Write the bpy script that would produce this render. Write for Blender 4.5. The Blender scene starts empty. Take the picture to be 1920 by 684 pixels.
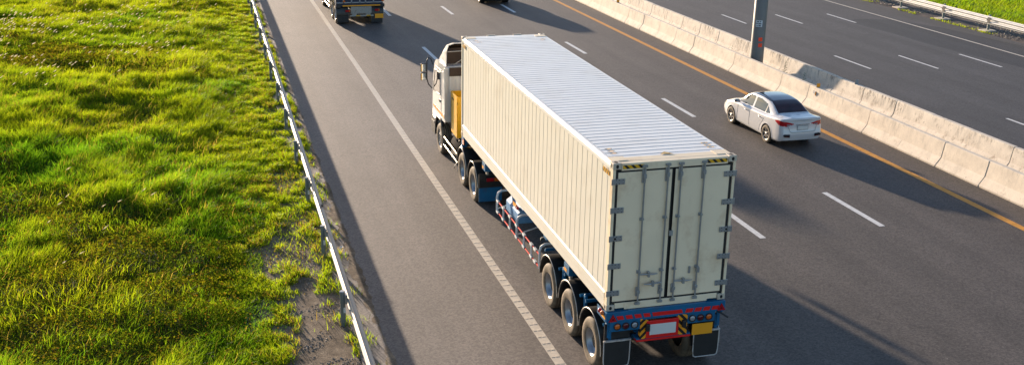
import bpy, math, random
import numpy as np
from mathutils import Vector, Matrix
random.seed(7); rng = np.random.default_rng(7)
PI = math.pi
S = bpy.context.scene
C = bpy.data.collections.new("scene"); S.collection.children.link(C)

# ------------------------------------------------------------------ materials
def mat(name, col, rough=.6, metal=0., noise=.15, nscale=8., bump=0., bscale=40., spec=.5,
        dirt=None, dirt_amt=0., dscale=2., coat=0.):
    m = bpy.data.materials.new(name); m.use_nodes = True
    nt = m.node_tree; N = nt.nodes; L = nt.links
    b = N['Principled BSDF']
    b.inputs['Roughness'].default_value = rough; b.inputs['Metallic'].default_value = metal
    b.inputs['Specular IOR Level'].default_value = spec
    b.inputs['Coat Weight'].default_value = coat
    tc = N.new('ShaderNodeTexCoord')
    n = N.new('ShaderNodeTexNoise'); n.inputs['Scale'].default_value = nscale; n.inputs['Detail'].default_value = 6
    L.new(tc.outputs['Object'], n.inputs['Vector'])
    mr = N.new('ShaderNodeMapRange'); mr.inputs[1].default_value = .25; mr.inputs[2].default_value = .75
    mr.inputs[3].default_value = 1 - noise; mr.inputs[4].default_value = 1 + noise
    L.new(n.outputs['Fac'], mr.inputs[0])
    mx = N.new('ShaderNodeVectorMath'); mx.operation = 'SCALE'
    mx.inputs[0].default_value = col; L.new(mr.outputs[0], mx.inputs['Scale'])
    out = mx.outputs[0]
    if dirt:
        n2 = N.new('ShaderNodeTexNoise'); n2.inputs['Scale'].default_value = dscale; n2.inputs['Detail'].default_value = 8
        n2.inputs['Roughness'].default_value = .65
        L.new(tc.outputs['Object'], n2.inputs['Vector'])
        r2 = N.new('ShaderNodeMapRange'); r2.inputs[1].default_value = .52; r2.inputs[2].default_value = .72
        r2.inputs[3].default_value = 0; r2.inputs[4].default_value = dirt_amt
        L.new(n2.outputs['Fac'], r2.inputs[0])
        mm = N.new('ShaderNodeMix'); mm.data_type = 'RGBA'
        L.new(r2.outputs[0], mm.inputs[0]); L.new(out, mm.inputs[6]); mm.inputs[7].default_value = (*dirt, 1)
        out = mm.outputs[2]
    L.new(out, b.inputs['Base Color'])
    if bump:
        nb = N.new('ShaderNodeTexNoise'); nb.inputs['Scale'].default_value = bscale; nb.inputs['Detail'].default_value = 4
        L.new(tc.outputs['Object'], nb.inputs['Vector'])
        bp = N.new('ShaderNodeBump'); bp.inputs['Strength'].default_value = bump; bp.inputs['Distance'].default_value = .01
        L.new(nb.outputs['Fac'], bp.inputs['Height']); L.new(bp.outputs[0], b.inputs['Normal'])
    return m

def ramp(N, L, src, stops):
    r = N.new('ShaderNodeValToRGB'); e = r.color_ramp.elements
    while len(e) < len(stops): e.new(.5)
    for k, (p, c) in enumerate(stops): e[k].position = p; e[k].color = (*c, 1)
    L.new(src, r.inputs[0]); return r.outputs[0]

def asphalt(name, col, lane_tone, warm=(1, 1, 1)):
    m = bpy.data.materials.new(name); m.use_nodes = True
    nt = m.node_tree; N = nt.nodes; L = nt.links; b = N['Principled BSDF']
    b.inputs['Roughness'].default_value = .7; b.inputs['Specular IOR Level'].default_value = .45
    tc = N.new('ShaderNodeTexCoord')
    def noise(sc, det=5, vec=None, rough=.6):
        n = N.new('ShaderNodeTexNoise'); n.inputs['Scale'].default_value = sc; n.inputs['Detail'].default_value = det
        n.inputs['Roughness'].default_value = rough
        L.new(vec or tc.outputs['Object'], n.inputs['Vector']); return n.outputs['Fac']
    def math_(op, a, c=None, v=None):
        x = N.new('ShaderNodeMath'); x.operation = op
        L.new(a, x.inputs[0])
        if c is not None: L.new(c, x.inputs[1])
        elif v is not None: x.inputs[1].default_value = v
        return x.outputs[0]
    def mr(src, a, c, d, e):
        x = N.new('ShaderNodeMapRange'); L.new(src, x.inputs[0])
        for i, v in enumerate((a, c, d, e)): x.inputs[i+1].default_value = v
        return x.outputs[0]
    mp = N.new('ShaderNodeMapping'); mp.inputs['Scale'].default_value = (1, .06, 1)
    L.new(tc.outputs['Object'], mp.inputs[0])
    f = mr(noise(55, 3, rough=.8), .3, .7, .62, 1.38)         # aggregate
    vg = N.new('ShaderNodeTexVoronoi'); vg.inputs['Scale'].default_value = 26; L.new(tc.outputs['Object'], vg.inputs['Vector'])
    sg = N.new('ShaderNodeSeparateColor'); L.new(vg.outputs['Color'], sg.inputs[0])
    f = math_('MULTIPLY', f, mr(sg.outputs[0], 0, 1, .66, 1.34))
    f = math_('MULTIPLY', f, mr(noise(.35, 5), .3, .7, .88, 1.12))
    f = math_('MULTIPLY', f, mr(noise(1.6, 4, mp.outputs[0]), .3, .7, .86, 1.14))  # long streaks along the lanes
    # pale stones and spots
    vo = N.new('ShaderNodeTexVoronoi'); vo.inputs['Scale'].default_value = 2.6
    L.new(tc.outputs['Object'], vo.inputs['Vector'])
    sp = mr(vo.outputs['Distance'], .025, .045, 1.9, 0.)
    f = math_('ADD', f, math_('MULTIPLY', sp, mr(noise(.9, 2), .5, .6, 0, 1)))
    sxp = N.new('ShaderNodeSeparateXYZ'); L.new(tc.outputs['Object'], sxp.inputs[0])
    wob = N.new('ShaderNodeMath'); wob.operation = 'MULTIPLY_ADD'; L.new(noise(.18, 3), wob.inputs[0]); wob.inputs[1].default_value = 1.6; L.new(sxp.outputs[0], wob.inputs[2])
    if lane_tone is not None: f = math_('MULTIPLY', f, mr(wob.outputs[0], -.2, 6., 1., .62))  # lanes darker than shoulder: newer surface, plus view-angle sheen put into the colour
    tk_ = math_('SINE', math_('MULTIPLY', wob.outputs[0], v=3.55))       # wheel paths
    f = math_('MULTIPLY', f, mr(tk_, -1, 1, .93, 1.07))
    dr = mr(noise(1.1, 6, rough=.8), .62, .70, 1., .72); f = math_('MULTIPLY', f, dr)   # oil drips
    sc = N.new('ShaderNodeVectorMath'); sc.operation = 'SCALE'; sc.inputs[0].default_value = col
    L.new(f, sc.inputs['Scale'])
    # fine cracks
    v2 = N.new('ShaderNodeTexVoronoi'); v2.feature = 'DISTANCE_TO_EDGE'; v2.inputs['Scale'].default_value = .22
    wv = N.new('ShaderNodeVectorMath'); wv.operation = 'ADD'
    nz = N.new('ShaderNodeTexNoise'); nz.inputs['Scale'].default_value = 1.5; nz.inputs['Detail'].default_value = 6
    L.new(tc.outputs['Object'], nz.inputs['Vector']); L.new(tc.outputs['Object'], wv.inputs[0])
    L.new(nz.outputs['Color'], wv.inputs[1]); L.new(wv.outputs[0], v2.inputs['Vector'])
    ck = math_('MULTIPLY', mr(v2.outputs['Distance'], 0, .006, .45, 0), mr(noise(.25, 2), .5, .56, 0, 1))
    mm = N.new('ShaderNodeMix'); mm.data_type = 'RGBA'; L.new(ck, mm.inputs[0]); L.new(sc.outputs[0], mm.inputs[6])
    mm.inputs[7].default_value = (.02, .02, .02, 1)
    L.new(mm.outputs[2], b.inputs['Base Color'])
    bp = N.new('ShaderNodeBump'); bp.inputs['Strength'].default_value = .35; bp.inputs['Distance'].default_value = .01
    L.new(noise(90, 3), bp.inputs['Height']); L.new(bp.outputs[0], b.inputs['Normal'])
    return m

def worn_paint(name, col, wear=.35, under=(.1, .095, .09)):
    m = mat(name, col, .6, 0, .12, 6., .3, 60.)
    nt = m.node_tree; N = nt.nodes; L = nt.links; b = N['Principled BSDF']
    src = b.inputs['Base Color'].links[0].from_socket
    tc = N.new('ShaderNodeTexCoord')
    n = N.new('ShaderNodeTexNoise'); n.inputs['Scale'].default_value = 14; n.inputs['Detail'].default_value = 8
    n.inputs['Roughness'].default_value = .7
    L.new(tc.outputs['Object'], n.inputs['Vector'])
    r = N.new('ShaderNodeMapRange'); r.inputs[1].default_value = .5; r.inputs[2].default_value = .75
    r.inputs[3].default_value = 0; r.inputs[4].default_value = wear
    L.new(n.outputs['Fac'], r.inputs[0])
    mm = N.new('ShaderNodeMix'); mm.data_type = 'RGBA'; L.new(r.outputs[0], mm.inputs[0]); L.new(src, mm.inputs[6])
    mm.inputs[7].default_value = (*under, 1); L.new(mm.outputs[2], b.inputs['Base Color'])
    return m

def concrete(name, col, streak, seed=0, top=.8):
    m = bpy.data.materials.new(name); m.use_nodes = True
    nt = m.node_tree; N = nt.nodes; L = nt.links; b = N['Principled BSDF']
    b.inputs['Roughness'].default_value = .85
    geo = N.new('ShaderNodeNewGeometry')
    def noise(sc, det, scale=(1, 1, 1), rough=.6):
        mp = N.new('ShaderNodeMapping'); mp.inputs['Scale'].default_value = scale
        mp.inputs['Location'].default_value = (seed, seed, 0)
        L.new(geo.outputs['Position'], mp.inputs[0])
        n = N.new('ShaderNodeTexNoise'); n.inputs['Scale'].default_value = sc; n.inputs['Detail'].default_value = det
        n.inputs['Roughness'].default_value = rough
        L.new(mp.outputs[0], n.inputs['Vector']); return n.outputs['Fac']
    def mr(src, a, c, d, e):
        x = N.new('ShaderNodeMapRange'); L.new(src, x.inputs[0])
        for i, v in enumerate((a, c, d, e)): x.inputs[i+1].default_value = v
        return x.outputs[0]
    def mul(a, c):
        x = N.new('ShaderNodeMath'); x.operation = 'MULTIPLY'; L.new(a, x.inputs[0]); L.new(c, x.inputs[1]); return x.outputs[0]
    sc = N.new('ShaderNodeVectorMath'); sc.operation = 'SCALE'; sc.inputs[0].default_value = col
    L.new(mul(mr(noise(2.5, 6), .3, .7, .86, 1.12), mr(noise(30, 4), .3, .7, .93, 1.07)), sc.inputs['Scale'])
    def over(base, fac, c):
        mm = N.new('ShaderNodeMix'); mm.data_type = 'RGBA'; L.new(fac, mm.inputs[0]); L.new(base, mm.inputs[6])
        mm.inputs[7].default_value = (*c, 1); return mm.outputs[2]
    sx = N.new('ShaderNodeSeparateXYZ'); L.new(geo.outputs['Position'], sx.inputs[0])
    # black run marks below the crown, in some places only
    st = mul(mr(noise(8, 6, (1, 1, .14), .75), .48, .60, 0, streak), mr(noise(.55, 2), .46, .56, 0, 1))
    st = mul(mul(st, mr(sx.outputs['Z'], .30, .74, .05, 1)), mr(sx.outputs['Z'], .785, .795, 1, .15))
    o = over(sc.outputs[0], st, (.045, .04, .04))
    # brown mottling, chips
    o = over(o, mul(mr(noise(6, 8, (1, 1, .5), .78), .52, .62, 0, streak*.75), mr(noise(1.3, 3), .44, .56, 0, 1)), (.17, .11, .06))
    o = over(o, mul(mul(mr(noise(13, 4, (1, 1, .6), .7), .64, .67, 0, .75), mr(sx.outputs['Z'], .74, .78, 1, 0)), mr(sx.outputs['Z'], .05, .3, 1, streak*.7)), (.12, .085, .06))
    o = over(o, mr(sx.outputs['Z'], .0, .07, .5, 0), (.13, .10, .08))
    L.new(o, b.inputs['Base Color'])
    bp = N.new('ShaderNodeBump'); bp.inputs['Strength'].default_value = .25; bp.inputs['Distance'].default_value = .008
    L.new(noise(14, 6, (1, 1, 1), .7), bp.inputs['Height']); L.new(bp.outputs[0], b.inputs['Normal'])
    return m

def hazard(name, c1, c2, ax, az, freq, metal=0):
    """diagonal stripes, a real printed pattern"""
    m = bpy.data.materials.new(name); m.use_nodes = True
    nt = m.node_tree; N = nt.nodes; L = nt.links; b = N['Principled BSDF']; b.inputs['Roughness'].default_value = .45
    tc = N.new('ShaderNodeTexCoord'); d = N.new('ShaderNodeVectorMath'); d.operation = 'DOT_PRODUCT'
    L.new(tc.outputs['Object'], d.inputs[0]); d.inputs[1].default_value = ax
    x = N.new('ShaderNodeMath'); x.operation = 'MULTIPLY'; x.inputs[1].default_value = freq; L.new(d.outputs['Value'], x.inputs[0])
    f = N.new('ShaderNodeMath'); f.operation = 'FRACT'; L.new(x.outputs[0], f.inputs[0])
    g = N.new('ShaderNodeMath'); g.operation = 'GREATER_THAN'; g.inputs[1].default_value = az; L.new(f.outputs[0], g.inputs[0])
    mm = N.new('ShaderNodeMix'); mm.data_type = 'RGBA'; L.new(g.outputs[0], mm.inputs[0])
    mm.inputs[6].default_value = (*c1, 1); mm.inputs[7].default_value = (*c2, 1)
    L.new(mm.outputs[2], b.inputs['Base Color']); return m

M = dict(
 cream=mat('container_cream', (.76, .72, .61), .42, 0, .04, 1.2, .05, 20, dirt=(.42, .30, .17), dirt_amt=.22, dscale=1.3),
 door=mat('container_door_cream', (.90, .75, .52), .5, 0, .06, 1.5, .05, 20, dirt=(.42, .20, .05), dirt_amt=.5, dscale=1.1),
 roofw=mat('container_roof_white', (.90, .87, .81), .34, 0, .03, 2., spec=.8, dirt=(.6, .5, .36), dirt_amt=.25, dscale=1.2),
 cast=mat('corner_casting', (.56, .49, .38), .55, 0, .12, 9., .2, 40, dirt=(.28, .15, .07), dirt_amt=.55, dscale=9),
 gasket=mat('door_gasket_rubber', (.015, .014, .014), .6),
 galv=mat('galvanised_steel', (.36, .37, .37), .42, .55, .12, 9, dirt=(.25, .2, .15), dirt_amt=.3, dscale=7),
 galvrail=mat('galvanised_rail', (.36, .34, .31), .6, .1, .08, 3, .04, 30, dirt=(.42, .36, .28), dirt_amt=.3, dscale=3),
 gpost=mat('guardrail_post_steel', (.20, .22, .21), .55, .4, .12, 5, dirt=(.12, .10, .08), dirt_amt=.3),
 dark=mat('dark_hole', (.01, .01, .01), .8),
 blue=mat('chassis_blue_paint', (.004, .12, .26), .4, 0, .15, 4, dirt=(.06, .05, .04), dirt_amt=.45, dscale=5),
 lblue=mat('tool_locker_blue_paint', (.08, .24, .46), .65, .0, .12, 4, dirt=(.1, .09, .08), dirt_amt=.4, dscale=6),
 black=mat('black_plastic', (.018, .018, .019), .45, 0, .2, 6),
 frame=mat('black_chassis_steel', (.02, .02, .021), .55, 0, .3, 6, dirt=(.09, .07, .05), dirt_amt=.5, dscale=4),
 rubber=mat('tyre_rubber', (.15, .115, .075), .8, 0, .3, 9, .2, 60, dirt=(.26, .20, .14), dirt_amt=.8, dscale=2.5),
 rim=mat('steel_rim', (.40, .41, .42), .36, .7, .1, 8, dirt=(.2, .16, .12), dirt_amt=.5, dscale=7),
 fender=mat('mudguard_black', (.022, .021, .02), .38, 0, .25, 6, dirt=(.10, .08, .06), dirt_amt=.4, dscale=3),
 piping=mat('mudguard_steel_trim', (.5, .47, .42), .4, .5),
 matte=mat('grimy_black_steel', (.014, .013, .012), .9, 0, .3, 6, spec=.05),
 redm=mat('matt_red_paint', (.62, .02, .012), .7, 0, .1, 8, spec=.15),
 flap=mat('rubber_flap', (.016, .016, .016), .6, 0, .25, 5),
 flapframe=mat('flap_frame', (.55, .52, .48), .45, .2, .15, 14, dirt=(.2, .11, .06), dirt_amt=.9, dscale=9),
 red=mat('red_paint', (.75, .012, .010), .4, 0, .1, 8),
 redlens=mat('red_lens', (.42, .006, .008), .15, 0, .15, 30, coat=.5),
 dredlens=mat('dark_red_lens', (.10, .004, .008), .15, 0, .15, 30, coat=.5),
 amber=mat('amber_lens', (.60, .12, .006), .15, 0, .25, 60, coat=.5),
 clear=mat('clear_lens', (.32, .33, .34), .12, .2, .3, 60, coat=.5),
 orange=mat('orange_plate', (.88, .36, .01), .5, 0, .04, 5),
 plate=mat('blank_plate', (.66, .66, .62), .5, 0, .04, 5),
 cabw=mat('cab_white_paint', (.62, .62, .60), .3, 0, .05, 2, coat=.4, dirt=(.35, .3, .22), dirt_amt=.25, dscale=3),
 cabin=mat('deflector_inside_brown', (.055, .032, .02), .7, 0, .3, 4, .2, 20),
 glass=mat('dark_glass', (.02, .024, .028), .06, 0, 0, 1, spec=.8),
 yellow=mat('yellow_locker_paint', (.88, .46, .01), .4, 0, .1, 4, dirt=(.12, .06, .02), dirt_amt=.6, dscale=5),
 gold=mat('chrome_guard_pipe', (.62, .56, .42), .22, .85, .1, 6),
 stripe=mat('orange_stripe', (.70, .28, .02), .4),
 wpipe=mat('white_guard_pipe', (.68, .68, .66), .4, 0, .08, 8),
 carw=mat('car_white_paint', (.63, .62, .61), .22, 0, .02, 2, coat=.8),
 carblack=mat('car_black_roof', (.022, .026, .032), .08, 0, .02, 2, coat=1.),
 carglass=mat('car_glass', (.03, .035, .03), .04, 0, 0, 1, spec=.9),
 carrear=mat('car_rear_glass', (.035, .008, .010), .08, 0, .5, 4, spec=.7),
 alloy=mat('alloy_spokes', (.45, .43, .40), .25, .8),
 darkpaint=mat('dark_green_car_paint', (.02, .025, .02), .25, 0, .05, 2, coat=.6),
 lime=mat('tailgate_blue', (.008, .018, .05), .45, 0, .25, 4, dirt=(.06, .05, .04), dirt_amt=.6, dscale=4),
 rust=mat('rusty_white_frame', (.33, .31, .27), .6, 0, .2, 6, dirt=(.10, .04, .02), dirt_amt=1., dscale=6),
 pole=mat('steel_lamp_pole', (.17, .168, .16), .5, .25, .08, 2, .05, 20),
 poleplate=mat('pole_number_plate', (.55, .62, .66), .5),
 ink=mat('dark_print', (.04, .06, .08), .6),
 rsticker=mat('red_sticker', (1., .065, .015), .5),
 refl=mat('orange_reflector', (.95, .36, .01), .35),
 greyplate=mat('reflector_back', (.33, .34, .35), .5, .3),
 stonem=mat('gravel_stones', (.27, .23, .19), .85, 0, .4, 3),
 leafy=mat('weed_leaves', (.10, .16, .025), .6, 0, .3, 12),
 hazard=hazard('hazard_stripes', (.012, .012, .012), (.80, .42, .01), (1, 0, 1), .45, 7.5),
 hazardside=hazard('hazard_stripes_side', (.012, .012, .012), (.75, .38, .01), (0, 1, -1), .45, 9),
 hazardbig=hazard('hazard_bars', (.012, .012, .012), (.85, .33, .01), (1, 0, 1), .5, 6.5),
 hazardbigr=hazard('hazard_bars_mirrored', (.012, .012, .012), (.85, .33, .01), (-1, 0, 1), .5, 6.5),
 redwhite=hazard('red_white_bands', (.62, .62, .60), (.40, .03, .02), (0, 1, 0), .38, 1.55),
 yellowblack=hazard('underrun_bands', (.35, .34, .30), (.60, .32, .02), (1, 0, 0), .6, 1.8),
)

# ------------------------------------------------------------------ mesh building
class MB:
    def __init__(s): s.v = []; s.f = []; s.m = []; s.sm = []
    def add(s, vs, fs, mi=0, smooth=False):
        o = len(s.v); s.v += [tuple(v) for v in vs]
        for f in fs: s.f.append(tuple(i+o for i in f)); s.m.append(mi); s.sm.append(smooth)
        return s
    def box(s, x0, x1, y0, y1, z0, z1, mi=0, rot=None, c=None):
        vs = [Vector(p) for p in [(x0,y0,z0),(x1,y0,z0),(x1,y1,z0),(x0,y1,z0),(x0,y0,z1),(x1,y0,z1),(x1,y1,z1),(x0,y1,z1)]]
        if rot is not None:
            c = Vector(c) if c else Vector(((x0+x1)/2,(y0+y1)/2,(z0+z1)/2))
            vs = [rot @ (v-c) + c for v in vs]
        return s.add(vs, [(0,3,2,1),(4,5,6,7),(0,1,5,4),(1,2,6,5),(2,3,7,6),(3,0,4,7)], mi)
    def prism(s, pts, axis, a, b, mi=0, smooth=False):
        """closed 2-D outline extruded along axis 'x' or 'y' or 'z' from a to b"""
        n = len(pts)
        def P(p, t):
            return {'x': (t, p[0], p[1]), 'y': (p[0], t, p[1]), 'z': (p[0], p[1], t)}[axis]
        vs = [P(p, a) for p in pts] + [P(p, b) for p in pts]
        s.add(vs, [(i, (i+1) % n, n+(i+1) % n, n+i) for i in range(n)], mi, smooth)
        return s.add(vs, [tuple(range(n)), tuple(range(2*n-1, n-1, -1))], mi)
    def cyl(s, p0, p1, r0, r1=None, n=12, mi=0, cap=True):
        r1 = r0 if r1 is None else r1
        return s.tube([p0, p1], [r0, r1], n, mi, cap)
    def tube(s, path, r, n=8, mi=0, cap=True):
        path = [Vector(p) for p in path]; R = r if isinstance(r, (list, tuple)) else [r]*len(path)
        rings = []; prev = None
        for i, p in enumerate(path):
            d = (path[min(i+1, len(path)-1)] - path[max(i-1, 0)]).normalized()
            ref = Vector((0, 0, 1)) if abs(d.z) < .95 else Vector((1, 0, 0))
            u = d.cross(ref).normalized(); w = u.cross(d).normalized()
            if prev is not None and u.dot(prev) < 0: u, w = -u, -w
            prev = u
            rings.append([p + R[i]*(math.cos(2*PI*k/n)*u + math.sin(2*PI*k/n)*w) for k in range(n)])
        vs = [v for g in rings for v in g]; fs = []
        for i in range(len(rings)-1):
            for k in range(n): fs.append((i*n+k, i*n+(k+1) % n, (i+1)*n+(k+1) % n, (i+1)*n+k))
        s.add(vs, fs, mi, True)
        if cap: s.add(vs, [tuple(range(n-1, -1, -1)), tuple((len(rings)-1)*n+k for k in range(n))], mi)
        return s
    def lathe(s, prof, n=40, axis='x', c=(0, 0, 0), mi=0):
        """prof: (r, t) pairs, t along axis"""
        vs = []
        for r, t in prof:
            for k in range(n):
                a = 2*PI*k/n; q = (r*math.cos(a), r*math.sin(a))
                vs.append((c[0]+t, c[1]+q[0], c[2]+q[1]) if axis == 'x' else (c[0]+q[0], c[1]+t, c[2]+q[1]) if axis == 'y' else (c[0]+q[0], c[1]+q[1], c[2]+t))
        fs = []
        for i in range(len(prof)-1):
            for k in range(n): fs.append((i*n+k, i*n+(k+1) % n, (i+1)*n+(k+1) % n, (i+1)*n+k))
        return s.add(vs, fs, mi, True)
    def build(s, name, mats, parent=None, bevel=0., loc=(0, 0, 0), recalc=True):
        me = bpy.data.meshes.new(name); me.from_pydata(s.v, [], s.f)
        mats = mats if isinstance(mats, (list, tuple)) else [mats]
        for m_ in mats: me.materials.append(m_)
        me.polygons.foreach_set('material_index', s.m); me.polygons.foreach_set('use_smooth', s.sm)
        if recalc:
            import bmesh
            bm = bmesh.new(); bm.from_mesh(me); bmesh.ops.recalc_face_normals(bm, faces=bm.faces); bm.to_mesh(me); bm.free()
        me.update()
        o = bpy.data.objects.new(name, me); C.objects.link(o); o.location = loc
        if parent is not None: o.parent = parent
        if bevel:
            b = o.modifiers.new('bevel', 'BEVEL'); b.width = bevel; b.segments = 2; b.limit_method = 'ANGLE'
        return o

def tag(o, label=None, cat=None, group=None, kind=None):
    if label: o['label'] = label
    if cat: o['category'] = cat
    if group: o['group'] = group
    if kind: o['kind'] = kind
    return o
def thing(name, label, cat, loc=(0, 0, 0), rz=0, group=None):
    o = bpy.data.objects.new(name, None); C.objects.link(o); o.location = loc; o.rotation_euler = (0, 0, rz)
    o.empty_display_size = .3
    return tag(o, label, cat, group)
def copy_tree(o, parent=None, off=None):
    c = o.copy(); C.objects.link(c)
    if parent is not None: c.parent = parent
    for ch in [k for k in C.objects if k.parent == o]: copy_tree(ch, c)
    if off is not None: c.location = Vector(o.location) + Vector(off)
    return c

# ------------------------------------------------------------------ 2-D value noise
class VN:
    def __init__(s, seed): s.g = np.random.default_rng(seed).random((256, 256))
    def __call__(s, x, y, sc):
        x = np.asarray(x, float)/sc + 1000; y = np.asarray(y, float)/sc + 1000
        i = np.floor(x).astype(int); j = np.floor(y).astype(int); fx = x-i; fy = y-j
        fx = fx*fx*(3-2*fx); fy = fy*fy*(3-2*fy); g = s.g
        a = g[i % 256, j % 256]; b = g[(i+1) % 256, j % 256]; c = g[i % 256, (j+1) % 256]; d = g[(i+1) % 256, (j+1) % 256]
        return (a*(1-fx)+b*fx)*(1-fy) + (c*(1-fx)+d*fx)*fy
vn = VN(3); vn2 = VN(11); vn3 = VN(29)
def fbm(v, x, y, sc): return (v(x, y, sc) + .5*v(x+31, y+7, sc*.48) + .25*v(x+3, y+57, sc*.23))/1.75

RAIL = [(-40, -4.9), (0, -4.58), (4, -4.53), (10, -4.46), (20, -4.34), (30, -4.22), (45, -4.05), (120, -3.4)]
def rail_x(y): return np.interp(y, [a for a, b in RAIL], [b for a, b in RAIL])
def edge_x(y):
    y = np.asarray(y, float)
    return np.interp(y, [-40, 2, 12, 26, 40, 120], [-3.98, -3.92, -3.83, -3.74, -3.6, -3.3]) + .05*(fbm(vn, y, y*0, .7)-.5) + .03*(vn(y, y*0+5, .25)-.5)
def grass_edge(y):                                   # where the long grass starts, left of the rail
    return np.interp(y, [-20, 1, 5, 9, 13, 20, 32, 60], [-6.3, -6.0, -6.0, -5.8, -5.4, -5.0, -4.75, -4.6]) + .9*(fbm(vn2, y, y*0+2, 2.2)-.5)
def ground_z(x, y):
    w = np.clip((-5.2-np.asarray(x))/3., 0, 1); w = w*w*(3-2*w)
    return .02*(vn(x, y, .8)-.5) - .03 + w*(.46*(fbm(vn3, x, y, 3.2)-.42) + .12*(vn(x, y, 1.1)-.5))

def grid_mesh(name, xs, ys, zf, m, kind='structure'):
    X, Y = np.meshgrid(xs, ys); Z = zf(X, Y)
    n, k = X.shape
    idx = np.arange(n*k).reshape(n, k)
    F = np.stack([idx[:-1, :-1], idx[:-1, 1:], idx[1:, 1:], idx[1:, :-1]], -1).reshape(-1, 4)
    me = bpy.data.meshes.new(name); me.from_pydata(np.stack([X, Y, Z], -1).reshape(-1, 3).tolist(), [], F.tolist())
    me.materials.append(m); me.polygons.foreach_set('use_smooth', [True]*len(F))
    o = bpy.data.objects.new(name, me); C.objects.link(o)
    return tag(o, kind=kind)

# ------------------------------------------------------------------ setting
def soil(name, a, b, c, sc=1.):
    m = bpy.data.materials.new(name); m.use_nodes = True
    N = m.node_tree.nodes; L = m.node_tree.links; bs = N['Principled BSDF']; bs.inputs['Roughness'].default_value = .95
    bs.inputs['Specular IOR Level'].default_value = .2
    tc = N.new('ShaderNodeTexCoord')
    n = N.new('ShaderNodeTexNoise'); n.inputs['Scale'].default_value = 1.2*sc; n.inputs['Detail'].default_value = 10; n.inputs['Roughness'].default_value = .7
    L.new(tc.outputs['Object'], n.inputs['Vector'])
    o = ramp(N, L, n.outputs['Fac'], [(.3, a), (.5, b), (.7, c)])
    n2 = N.new('ShaderNodeTexNoise'); n2.inputs['Scale'].default_value = 45; n2.inputs['Detail'].default_value = 4
    L.new(tc.outputs['Object'], n2.inputs['Vector'])
    r = N.new('ShaderNodeMapRange'); r.inputs[1].default_value = .3; r.inputs[2].default_value = .7; r.inputs[3].default_value = .6; r.inputs[4].default_value = 1.4
    L.new(n2.outputs['Fac'], r.inputs[0])
    s = N.new('ShaderNodeVectorMath'); s.operation = 'SCALE'; L.new(o, s.inputs[0]); L.new(r.outputs[0], s.inputs['Scale'])
    L.new(s.outputs[0], bs.inputs['Base Color'])
    bp = N.new('ShaderNodeBump'); bp.inputs['Strength'].default_value = .8; bp.inputs['Distance'].default_value = .02
    L.new(n2.outputs['Fac'], bp.inputs['Height']); L.new(bp.outputs[0], bs.inputs['Normal'])
    return m
M['soil'] = soil('verge_dirt', (.07, .052, .036), (.17, .13, .092), (.31, .25, .18), 1.8)
M['turf'] = soil('field_soil', (.025, .032, .008), (.04, .055, .010), (.05, .065, .014))
M['rsoil'] = soil('gravel_verge', (.06, .055, .055), (.12, .10, .09), (.23, .17, .14))

g = MB().add([(-900, -600, -.6), (900, -600, -.6), (900, 1500, -.6), (-900, 1500, -.6)], [(0, 1, 2, 3)])
tag(g.build('ground', M['turf']), kind='structure')
grid_mesh('field_terrain', np.arange(-46, -6, .25), np.arange(-14, 110, .3), ground_z, M['turf'])
def verge_z(x, y):
    e = edge_x(y.ravel()).reshape(y.shape)
    t_ = np.clip((x-e+.45)/.45, 0, 1.4)
    return ground_z(x, y) + .036*np.clip(t_, 0, 1) - .10*np.clip(t_-1.05, 0, 1) + .012*(vn2(x, y, .16)-.5)*t_
grid_mesh('verge', np.arange(-6.5, -3.29, .1), np.arange(-14, 110, .12), lambda x, y: verge_z(x, y)+.004*(x > -6.3), M['soil'])

M['roadL'] = asphalt('asphalt_truck_carriageway', (.138, .116, .102), 0)
M['roadR'] = asphalt('asphalt_far_carriageway', (.060, .056, .058), None)
M['patch'] = asphalt('asphalt_fresh', (.030, .030, .034), None)
M['line'] = worn_paint('white_road_paint', (.70, .69, .66), .5)
M['linecream'] = worn_paint('cream_rumble_paint', (.60, .53, .43), .2)
M['liney'] = worn_paint('yellow_road_paint', (.68, .30, .03), .35)

ys = np.arange(-30, 200, .25)
def strip(name, xl, xr, z, m, ys=ys):
    v = []; f = []
    for y in ys: v += [(float(xl(y)), y, z), (float(xr(y)), y, z)]
    for i in range(len(ys)-1): f.append((2*i, 2*i+1, 2*i+3, 2*i+2))
    return tag(MB().add(v, f).build(name, m, recalc=False), kind='structure')
strip('road', lambda y: -4.5, lambda y: 15.9, 0., M['roadL'])
strip('median', lambda y: 15.86, lambda y: 17.0, .006, M['soil'])
strip('road', lambda y: 16.95, lambda y: 33.0 + .06*(vn(y, 3, .8)-.5), -.0, M['roadR'])
strip('verge', lambda y: 32.9, lambda y: 36.4, -.02, M['rsoil'])
grid_mesh('field_terrain', np.arange(36.2, 75, .5), np.arange(-10, 110, .5), lambda x, y: -.03+.1*(fbm(vn, x, y, 3)-.4)*np.clip((x-36.4)/2, 0, 1), M['turf'])

# painted lines
def ribbed(name, xc, w, ya, yb, m, pitch, rib, skew=0.):
    b = MB(); yy_ = np.arange(ya, yb, 1.); v = []; f = []
    for y in yy_: v += [(xc(y)-w/2, y, .004), (xc(y)+w/2, y, .004)]
    for i in range(len(yy_)-1): f.append((2*i, 2*i+1, 2*i+3, 2*i+2))
    b.add(v, f)
    y = ya
    while y < yb-1.5:
        x0 = xc(y)-w/2
        for (u, q) in ((.10, .42), (.52, .90)):
            a0, a1 = x0+u*w, x0+q*w
            b.add([(a0, y, .005), (a1, y+skew, .005), (a1, y+rib+skew, .005), (a0, y+rib, .005),
                   (a0, y, .009), (a1, y+skew, .009), (a1, y+rib+skew, .006), (a0, y+rib, .006)],
                  [(4, 5, 6, 7), (0, 1, 5, 4), (1, 2, 6, 5), (2, 3, 7, 6), (3, 0, 4, 7)])
        y += pitch
    return tag(b.build(name, m), kind='structure')
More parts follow.
